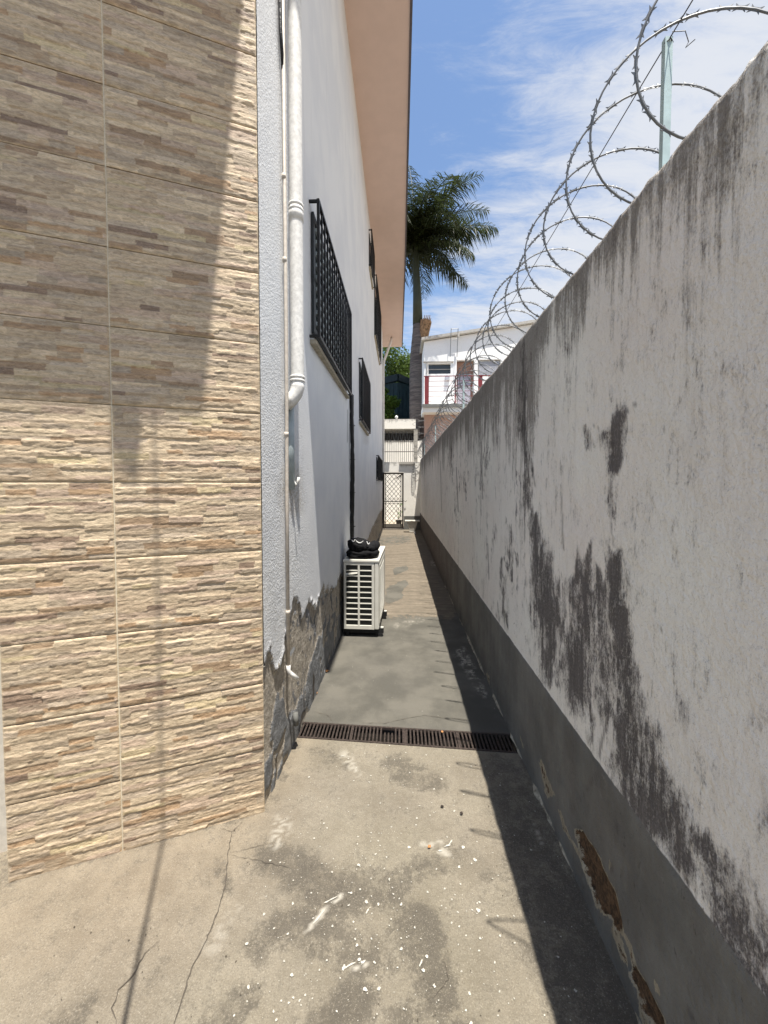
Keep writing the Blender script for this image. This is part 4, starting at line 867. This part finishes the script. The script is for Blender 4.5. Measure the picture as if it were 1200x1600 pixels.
small_coil('razor_wire', (-0.55, 13.05, 3.20), 'x', 1.0, .17, 8, 'short razor wire coil strung along the bar fence')
small_coil('razor_wire', (0.66, 12.9, 2.45), 'z', 1.5, .22, 7, 'tangled upright razor wire coil at the far corner by the palm')
small_coil('razor_wire', (0.50, 12.84, 1.75), 'z', .55, .07, 6, 'thin wire coil hanging down the cross wall by the corner')
# gate
gt = empty('wire_gate', (-0.25, 12.9, 0), label='dark metal gate with chain-link mesh at the end of the alley', cat='gate')
x0, x1, zb_, zt_ = -.345, .375, .04, 1.97
MB().box(x0, x0 + .055, -.02, .02, zb_, zt_).box(x1 - .055, x1, -.02, .02, zb_, zt_).box(x0 + .0555, x1 - .0555, -.02, .02, zt_ - .055, zt_).box(x0 + .0555, x1 - .0555, -.02, .02, zb_, zb_ + .04).build('gate_frame', M['rust_iron'], gt)
MB().box(x0 + .075, x0 + .100, -.008, .008, zb_ + .031, zt_ - .031).box(x1 - .105, x1 - .080, -.008, .008, zb_ + .031, zt_ - .031).build('inner_frame', M['rust_iron'], gt)
for z in (.98, 1.06, .90): MB().box(x0 + .031, x1 - .031, -.0145 if z == .98 else -.006, .0145 if z == .98 else .006, z - (.014 if z == .98 else .006), z + (.014 if z == .98 else .006)).build('cross_rail', M['rust_iron'], gt)
MB().box(x0 + .031, x1 - .031, -.004, .004, zb_ + .031, .20).build('kick_plate', simple('grey sheet', (0.12, .11, .095), .7), gt)
mb = MB(); X0, X1, Z0, Z1 = x0 + .09, x1 - .097, .205, 1.93; stp = .17
for sgn in (1, -1):
    c = -2.5
    while c < 3.5:
        seg = []
        for i in range(60):
            x = X0 + (X1 - X0) * i / 59; z = c + sgn * (x - X0) * 1.15
            if Z0 <= z <= Z1: seg.append((x, .003 * sgn, z))
        if len(seg) > 2: mb.tube([seg[0], seg[-1]], .007, 4, False)
        c += stp
mb.build('chain_link', M['rust_iron'], gt)
MB().tube([(x1, -.02, 1.0), (x1 + .07, -.04, .97), (x1 + .10, -.04, 1.01)], .008, 6).build('latch_handle', M['rust_iron'], gt)
br = empty('dry_frond', (0.02, 12.86, 1.88), label='dark dry palm frond scrap hooked on the top of the gate', cat='frond')
mb = MB(); mb.tube([(-.18, 0, -.12), (-.02, 0, -.02), (.11, 0, .07)], [.004, .02, .012], 6)
for i in range(10): mb.tube([(-.1 + .015 * i, 0, -.07 + .012 * i), (-.25 + .03 * i, -.02, -.16 + .03 * random.random())], [.006, .002], 4)
mb.build('leaflets', M['rust_iron'], br)
# flower pot behind the gate
pt = empty('plant_pot', (-0.04, 14.0, 0), label='small black flower pot with dry stems behind the gate', cat='plant pot')
MB().tube([(0, 0, .001), (0, 0, .22), (0, 0, .225)], [.085, .12, .13], 14).build('pot', M['pot'], pt, smooth=True)
mb = MB()
for i in range(7):
    a = i * .9; mb.tube([(0, 0, .2), (.05 * math.cos(a), .04, .42), (.13 * math.cos(a), .05 * math.sin(a), .5 + .35 * random.random())], [.007, .005, .002], 5)
mb.build('stems', M['treebark'], pt); mb = MB()
for i in range(26):
    c = Vector((random.gauss(0, .09), random.gauss(0, .06), random.uniform(.32, .85))); a = Vector((random.gauss(0, 1), random.gauss(0, 1), random.gauss(0, 1))).normalized() * .04; b = a.orthogonal().normalized() * .018
    mb.add([c - a, c + b, c + a, c - b], [(0, 1, 2, 3)])
mb.build('leaves', M['green_leaf'], pt, kind='stuff')
# pale pedestal
pd = empty('pedestal', (0.40, 12.2, 0), label='pale stone T-shaped pedestal standing in the far corner', cat='pedestal')
MB().box(-.24, .24, -.13, .13, .355, .395).build('top_slab', M['stone'], pd, bevel=.01)
MB().add([(-.09, -.07, .06), (.09, -.07, .06), (.09, .07, .06), (-.09, .07, .06), (-.17, -.09, .354), (.17, -.09, .354), (.17, .09, .354), (-.17, .09, .354)], [(0, 3, 2, 1), (4, 5, 6, 7), (0, 1, 5, 4), (1, 2, 6, 5), (2, 3, 7, 6), (3, 0, 4, 7)]).build('stem', M['stone'], pd, bevel=.01)
MB().box(-.10, .10, -.08, .08, .004, .059).build('base', M['stone'], pd, bevel=.01)
MB().tube([(.47, 11.8, .0), (.47, 11.8, .06)], [.035, .03], 10).build('tin_can', M['stone'], label='small white tin standing before the pedestal', cat='can')

# courtyard wall and low outbuilding behind
cw = empty('courtyard_wall', (0, 16.2, 0), label='weathered white wall behind the bar fence and gate', cat='wall')
at(slab_wall('wall_panel', -3.0, 0.95, 16.2, 16.4, -.1, 3.44, M['backwall'], cw, 50, 50), cw)
ob = empty('outbuilding', (0, 17.2, 0), label='low outbuilding with white roof beam over a dark opening', cat='building')
at(slab_wall('roof_beam', -3.0, 0.68, 16.5, 18.2, 4.0, 4.42, M['backwall'], ob, 40, 8), ob)
at(MB().box(-3.0, 0.95, 18.0, 18.19, -.1, 3.995).box(.70, .85, 16.6, 17.99, -.1, 3.99).build('rear_wall', M['darkroom'], ob), ob)  # dark colour paints in the shaded opening
gl = MB(); gl.tube([(0, 0, 0), (0, 0, .02), (0, 0, .04), (0, 0, .09), (0, 0, .14), (0, 0, .165)], [.02, .03, .05, .075, .05, .015], 14)
lo = empty('globe_lamp', (-0.16, 16.55, 4.42), label='small white globe lamp on the outbuilding beam', cat='lamp'); gl.build('globe', M['lamp_glass'], lo, smooth=True)

# dark green clad building
gb = empty('green_building', (-0.2, 23, 0), label='dark green metal-clad building with ribbed walls behind the trees', cat='building')
x0g, xc, x1g = -4.6, -0.13, 1.4; yc = 22.0
zt = CAM_H + (757 - 590) / 585 * 22
pl = [(x0g, 23.2), (xc, 22.0), (x1g, 22.9), (x1g, 27), (x0g, 27)]
b = MB(); b.prism([(x, y) for x, y in pl], -.1, zt - .35); at(b.build('wall', M['green_clad'], gb), gb)
b = MB(); n_ = 5
plo = [(x0g - .2, 23.1), (xc, 21.85), (x1g + .1, 22.75), (x1g + .1, 27.1), (x0g - .2, 27.1)]
b.add([(x, y, zt - .35 + .004) for x, y in plo] + [(plo[0][0], plo[0][1], zt - .95), (xc, 21.85, zt + .25), (plo[2][0], plo[2][1], zt - .55), (plo[3][0], plo[3][1], zt - .4), (plo[4][0], plo[4][1], zt - .4)],
      [(4, 3, 2, 1, 0), (5, 6, 7, 8, 9), (0, 1, 6, 5), (1, 2, 7, 6), (2, 3, 8, 7), (3, 4, 9, 8), (4, 0, 5, 9)])
for v_i in range(5): pass
# raise the eave band as one sloping roof edge
bb = MB()
def roofedge(p, q, z0a, z0b, th):
    p = Vector(p); q = Vector(q); d = (q - p).normalized(); nn = Vector((d.y, -d.x, 0)) * .12
    bb.add([p + nn + Vector((0, 0, z0a - th)), q + nn + Vector((0, 0, z0b - th)), q + nn + Vector((0, 0, z0b)), p + nn + Vector((0, 0, z0a)), p + Vector((0, 0, z0a - th)) - nn, q + Vector((0, 0, z0b - th)) - nn, q + Vector((0, 0, z0b)) - nn, p + Vector((0, 0, z0a)) - nn],
           [(0, 1, 2, 3), (7, 6, 5, 4), (3, 2, 6, 7), (0, 4, 5, 1), (0, 3, 7, 4), (1, 5, 6, 2)])
roofedge((x0g, 23.2, 0), (xc, 22, 0), zt - .6, zt + .12, .38); roofedge((xc, 22, 0), (x1g, 22.9, 0), zt + .12, zt - .25, .38)
at(bb.build('roof_edge', M['green_dark'], gb), gb)
for (p, q) in (((x0g, 23.2), (xc, 22.0)), ((xc, 22.0), (x1g, 22.9))):
    p = Vector(p + (0,)); q = Vector(q + (0,)); d = (q - p); Ld = d.length; d.normalize(); nn = Vector((d.y, -d.x, 0)); k = .12
    while k < Ld:
        c = p + d * k; b = MB(); b.add([c + nn * .001, c + d * .06 + nn * .001, c + d * .06 + nn * .035, c + nn * .035] + [w_ + Vector((0, 0, zt - .45)) for w_ in (c + nn * .001, c + d * .06 + nn * .001, c + d * .06 + nn * .035, c + nn * .035)],
              [(0, 1, 2, 3), (7, 6, 5, 4), (0, 4, 5, 1), (1, 5, 6, 2), (2, 6, 7, 3), (3, 7, 4, 0)]); at(b.build('rib', M['green_clad'], gb), gb); k += .22

# ---- white neighbour house with balcony
wh = empty('white_house', (3, 17, 0), label='white upstairs house with red balcony railing beyond the razor wire', cat='house')
def W_(b, name, mat, par=None, **k):
    o = b.build(name, mat, par or wh, **k)
    if par is None: at(o, wh)
    return o
YF = 17.0; ZF = CAM_H + (757 - 636) / 585 * 16.2
def Z17(y): return CAM_H + (757 - y) / 585 * 17
def X17(x): return (x - 624.5) / 585 * 17
xl, xr = X17(661), X17(905)
zl, zr = Z17(538), Z17(503)
# gable wall as grid with sloping top, openings left open by building it from panels
wL0, wL1, wz0, wz1 = X17(668), X17(702), Z17(587), Z17(571)      # louver window
rx0, rx1 = X17(711), X17(738)                                     # brown recess
sx0, sx1, sz0, sz1 = X17(743), X17(778), Z17(592), Z17(567)       # shutter window
zc_ = Z17(566)
def top_at(x): return zl + (zr - zl) * (x - xl) / (xr - xl)
b = MB()
b.add([(xl, YF, zc_), (xr, YF, zc_), (xr, YF, zr), (xl, YF, zl), (xl, YF + .2, zc_), (xr, YF + .2, zc_), (xr, YF + .2, zr), (xl, YF + .2, zl)], [(0, 1, 2, 3), (7, 6, 5, 4), (3, 2, 6, 7), (0, 3, 7, 4), (1, 5, 6, 2), (0, 4, 5, 1)])
def pan(x0, x1, z0, z1): b.box(x0, x1, YF, YF + .2, z0, z1 - .001)
pan(xl, wL0, ZF, zc_); pan(wL1, rx0, ZF, zc_); pan(wL0, wL1, ZF, wz0); pan(wL0, wL1, wz1 + .001, zc_)
pan(rx1, sx0, ZF, zc_); pan(sx0, sx1, ZF, sz0); pan(sx1, xr, ZF, zc_)
W_(b, 'upper_wall', M['gable'])
W_(MB().box(xl + .001, xl + .19, YF + .201, 26, ZF, zl - .05).box(xl + .191, xr, 25.8, 26, ZF, zl - .05), 'side_wall', M['gable'])
b = MB(); b.add([(xl - .12, YF - .18, zl + .02), (xr + .1, YF - .18, zr + .02), (xr + .1, 26, zr + .02), (xl - .12, 26, zl + .02), (xl - .12, YF - .18, zl + .13), (xr + .1, YF - .18, zr + .13), (xr + .1, 26, zr + .13), (xl - .12, 26, zl + .13)],
      [(0, 3, 2, 1), (4, 5, 6, 7), (0, 1, 5, 4), (1, 2, 6, 5), (2, 3, 7, 6), (3, 0, 4, 7)]); W_(b, 'roof', M['rooftrim'])
W_(MB().box(xl - .06, wL1 + .12, YF - .06, YF - .001, wz1 + .03, wz1 + .08).box(xl + .1, xl + .15, YF - .05, YF - .001, wz0, wz1 + .029), 'window_hood', M['rooftrim'])
w = W_(MB().box(wL0, wL1, YF + .12, YF + .14, wz0, wz0 + .03).box(wL0, wL1, YF + .12, YF + .14, wz1 - .03, wz1).box(wL0, wL1, YF + .118, YF + .142, (wz0 + wz1) / 2 - .015, (wz0 + wz1) / 2 + .015), 'louver_window', M['rooftrim'])
W_(MB().box(wL0 + .001, wL1 - .001, YF + .15, YF + .16, wz0 + .001, wz1 - .001), 'pane', M['glass'])
W_(MB().box(rx0 - .001, rx1 + .001, YF + .35, YF + .45, ZF, zc_ + .02), 'recess_wall', M['brownpink'])
W_(MB().box(X17(714), X17(734), YF + .28, YF + .33, ZF, Z17(585)), 'door', M['door'])
W_(MB().box(sx0, sx1, YF + .1, YF + .13, sz0, sz1), 'shutter_frame', M['rooftrim'])
for k in range(12):
    z = sz0 + .05 + k * (sz1 - sz0 - .08) / 12; W_(MB().box(sx0 + .05, sx1 - .05, YF + .07, YF + .098, z, z + .035), 'shutter_slat', M['shutter'])
# balcony slab, lower pink storey
W_(MB().box(xl - .1, xr, 16.0, 17.25, ZF - .30, ZF - .001), 'balcony_slab', M['gable']); W_(MB().box(xl - .13, xr, 15.93, 15.999, ZF - .10, ZF + .03), 'slab_edge', M['rooftrim_dark'])
W_(MB().box(xl, xr, 16.6, 16.9, -.1, ZF - .301), 'lower_wall', M['pink'])
bx0 = (661 - 624.5) / 585 * 16
rl = wh
zrail = ZF + 1.18
for j, x in enumerate((bx0 + .12, bx0 + 1.32, bx0 + 2.35, bx0 + 3.4, bx0 + 4.5)):
    w_ = .055 if j in (0, 2) else .022; W_(MB().box(x - w_ * 1.6, x + w_ * 1.6 if j in (0, 2) else x + w_, 15.96, 15.99, ZF + .031, zrail - .001), 'railing_post', M['red'])
W_(MB().box(bx0, xr, 15.95, 15.992, zrail, zrail + .028), 'top_rail', M['red'])
for k in range(5): W_(MB().box(bx0 + .2, xr, 15.9605, 15.975, ZF + .14 + k * .21, ZF + .155 + k * .21), 'railing_bar', M['red'])
# pipe stand with a shadow on the gable
at_ = empty('vent_ladder', (X17(706), YF - .25, Z17(565)), label='thin pipe frame rising above the white house roof', cat='pipe frame')
hz = Z17(522) - Z17(565)
for x in (-.14, .16): MB().tube([(x - .04, 0, .02), (x, 0, hz)], .016, 6).build('upright', M['galv'], at_)
for z in (hz - .02, hz * .62): MB().tube([(-.14, .0, z), (.16, 0, z)], .014, 6).build('crossbar', M['galv'], at_)
MB().box(.14, .22, -.03, .03, hz * .7, hz * .82).build('box', M['rooftrim'], at_)
# wall lamp
MB().box(X17(693), X17(700), YF - .12, YF - .001, Z17(597), Z17(592)).build('wall_lamp', M['shutter'], label='small grey wall lamp under the louver window of the white house', cat='lamp')

# ------------------------------------------------------------------ PALM
PX, PYY = 0.70, 17.6
pa = empty('palm_tree', (PX, 19.0, 0), label='tall royal palm with dark drooping fronds and grey trunk behind the alley', cat='palm tree')
pa.location = (0.76, 19.0, 0)
s19 = 19.0 / 585
def Zp(y): return CAM_H + (757 - y) * s19
zc0, zc1, zhead = Zp(512), Zp(425), Zp(408)
prof_ = [(0, .36), (Zp(690), .40), (Zp(640), .43), (Zp(600), .42), (Zp(560), .37), (Zp(520), .235), (zc0, .22)]
pts_ = []; rad = []
for z, r in prof_: pts_.append((-.22 * (1 - z / zc0) * 0 + .10 * math.sin(z * .4), 0, z)); rad.append(r * .86)
# finer trunk with ring scars
P2 = []; R2 = []
for i in range(90):
    z = zc0 * i / 89; r = np.interp(z, [p[0] for p in prof_], [p[1] for p in prof_]) * .84 * 1.3; P2.append((.12 + .05 * math.sin(z * .35), 0, z - .15 if i == 0 else z)); R2.append(float(r) * (1 + .025 * (i % 3 == 0)))
MB().tube(P2, R2, 18).build('trunk', M['bark'], pa, smooth=True)
MB().tube([(P2[-1][0], 0, zc0 + .001), (.08, 0, (zc0 + zc1) / 2), (.02, 0, zc1), (-.02, 0, zhead + .9)], [.25, .21, .16, .08], 16).build('crownshaft', M['crownshaft'], pa, smooth=True)
# dead sheath stub on the trunk
mb = MB(); mb.tube([(.34, -.1, Zp(575)), (.38, -.12, Zp(548)), (.42, -.12, Zp(525)), (.50, -.12, Zp(509))], [.10, .17, .26, .30], 9)
for i in range(9): mb.tube([(.35 + .03 * i, -.3, Zp(530) + .1 * (i % 3)), (.38 + .045 * i, -.28, Zp(506) + .14 * (i % 2)), ], [.05, .015], 4)
mb.tube([(.33, -.2, Zp(560)), (.22, -.32, Zp(610)), (.12, -.36, Zp(655))], [.10, .07, .02], 6)
mb.build('dead_sheath', M['stub'], pa)
def frond(az, el, Lf, droop, seed, twist=0.0):
    R = random.Random(seed); n_ = 26; v = []; f = []; p = Vector((0, 0, 0)); e = el; rach = []
    d = Vector((math.cos(az), math.sin(az), 0))
    for i in range(n_ + 1):
        rach.append(p.copy()); t = i / n_; a = el - droop * (t ** 1.5); p = p + (d * math.cos(a) + Vector((0, 0, 1)) * math.sin(a)) * (Lf / n_)
    mb = MB(); mb.tube(rach, [max(.008, .045 * (1 - i / n_)) for i in range(n_ + 1)], 5)
    side = Vector((-d.y, d.x, 0))
    for i in range(2, n_ * 3 + 1):
        t = i / (n_ * 3); q = t * n_; k = min(int(q), n_ - 1); base = rach[k].lerp(rach[k + 1], q - k); T = (rach[k + 1] - rach[k]).normalized(); up_ = side.cross(T).normalized()
        ll = Lf * (.30 * math.sin(math.pi * (t * .80 + .14)) + .03)
        for sg in (1, -1):
            a = R.uniform(-.5, .9); dirn = (side * sg * math.cos(a) + up_ * math.sin(a) * .8 + T * R.uniform(.5, .9)).normalized(); l2 = ll * R.uniform(.75, 1.1)
            m1 = base + dirn * l2 * .5 + Vector((0, 0, -l2 * .07)); m2 = base + dirn * l2 * .88 + Vector((0, 0, -l2 * R.uniform(.25, .5)))
            w = dirn.cross(Vector((R.uniform(-.4, .4), R.uniform(-.4, .4), 1))).normalized() * (.018 + .014 * (1 - t))
            mb.add([base - w * .6, base + w * .6, m1 + w, m1 - w, m2], [(0, 1, 2, 3), (3, 2, 4)])
    return mb
specs = []
for i in range(26):
    az = i * 2.39996 + .3; ring = i / 25
    el = 1.45 - ring * 1.2; specs.append((az, el, 3.3 + .4 * math.sin(i * 1.7), 1.25 + .65 * ring + .3 * math.sin(i), 500 + i))
specs += [(-.25, 1.12, 4.4, 1.0, 701), (.1, .80, 4.2, .9, 702), (-.35, .22, 4.0, .75, 703), (-.1, .5, 3.9, .9, 709), (.3, -.1, 3.2, .8, 710), (3.3, 1.0, 4.5, 1.2, 704), (3.0, .4, 4.5, 1.1, 705), (1.9, 1.5, 4.5, .35, 706), (-.6, -.15, 3.6, .9, 707), (-1.2, .6, 4.3, 1.4, 708)]
for sp2 in specs:
    o = frond(*sp2).build('frond', M['palm'], pa); o.location = (-.04, 0, zhead + .35 + random.uniform(-.25, .35))

# ------------------------------------------------------------------ TREES
def leafy(name, c, R_, nleaf, size, mat, label, cat, trunk=True, seed=1, lobes=9, group=None):
    o = empty(name, (c[0], c[1], 0), label=label, cat=cat, group=group); R = random.Random(seed)
    lob = [(Vector((R.uniform(-1, 1) * R_[0] * .6, R.uniform(-1, 1) * R_[1] * .6, R.uniform(-.8, .8) * R_[2] * .75)), R.uniform(.35, .6)) for _ in range(lobes)]
    mb = MB()
    for i in range(nleaf):
        lc, lr = lob[i % lobes]; d = Vector((R.gauss(0, 1), R.gauss(0, 1), R.gauss(0, 1))).normalized() * (R.random() ** .4)
        p = lc + Vector((d.x * R_[0], d.y * R_[1], d.z * R_[2])) * lr; a = Vector((R.gauss(0, 1), R.gauss(0, 1), R.gauss(0, .7))).normalized() * size * R.uniform(.6, 1.2); b = a.cross(Vector((R.gauss(0, 1), R.gauss(0, 1), R.gauss(0, 1)))).normalized() * size * .45
        p = p + Vector((0, 0, c[2])); mb.add([p - a, p + b, p + a, p - b], [(0, 1, 2, 3)])
    mb.build('crown', mat, o)
    if trunk:
        t = MB(); t.tube([(0, 0, -.1), (.1, 0, c[2] * .5), (0, 0, c[2])], [.16, .13, .07], 8)
        for lc, lr in lob: t.tube([(0, 0, c[2] - R_[2] * .6), tuple(lc * .8 + Vector((0, 0, c[2])))], [.05, .015], 5)
        t.build('trunk', M['treebark'], o)
def zat(y, Y): return CAM_H + (757 - y) / 585 * Y
leafy('leafy_tree', (-0.55, 29, zat(572, 29) - .6), (2.0, 2.0, 2.3), 5200, .13, M['foliage'], 'bright green leafy tree rising behind the dark green building', 'tree', seed=3, lobes=14)
leafy('leafy_tree', (-0.75, 20.2, zat(640, 20.2)), (.85, .8, .85), 2600, .09, M['foliage2'], 'yellow-green bush in front of the dark green building', 'tree', seed=5, lobes=9)
leafy('leafy_tree', (-0.95, 20.6, zat(612, 20.6)), (.55, .5, .45), 900, .085, M['foliage2'], 'small light green tree top at the house corner, above the bush', 'tree', seed=8, lobes=5)
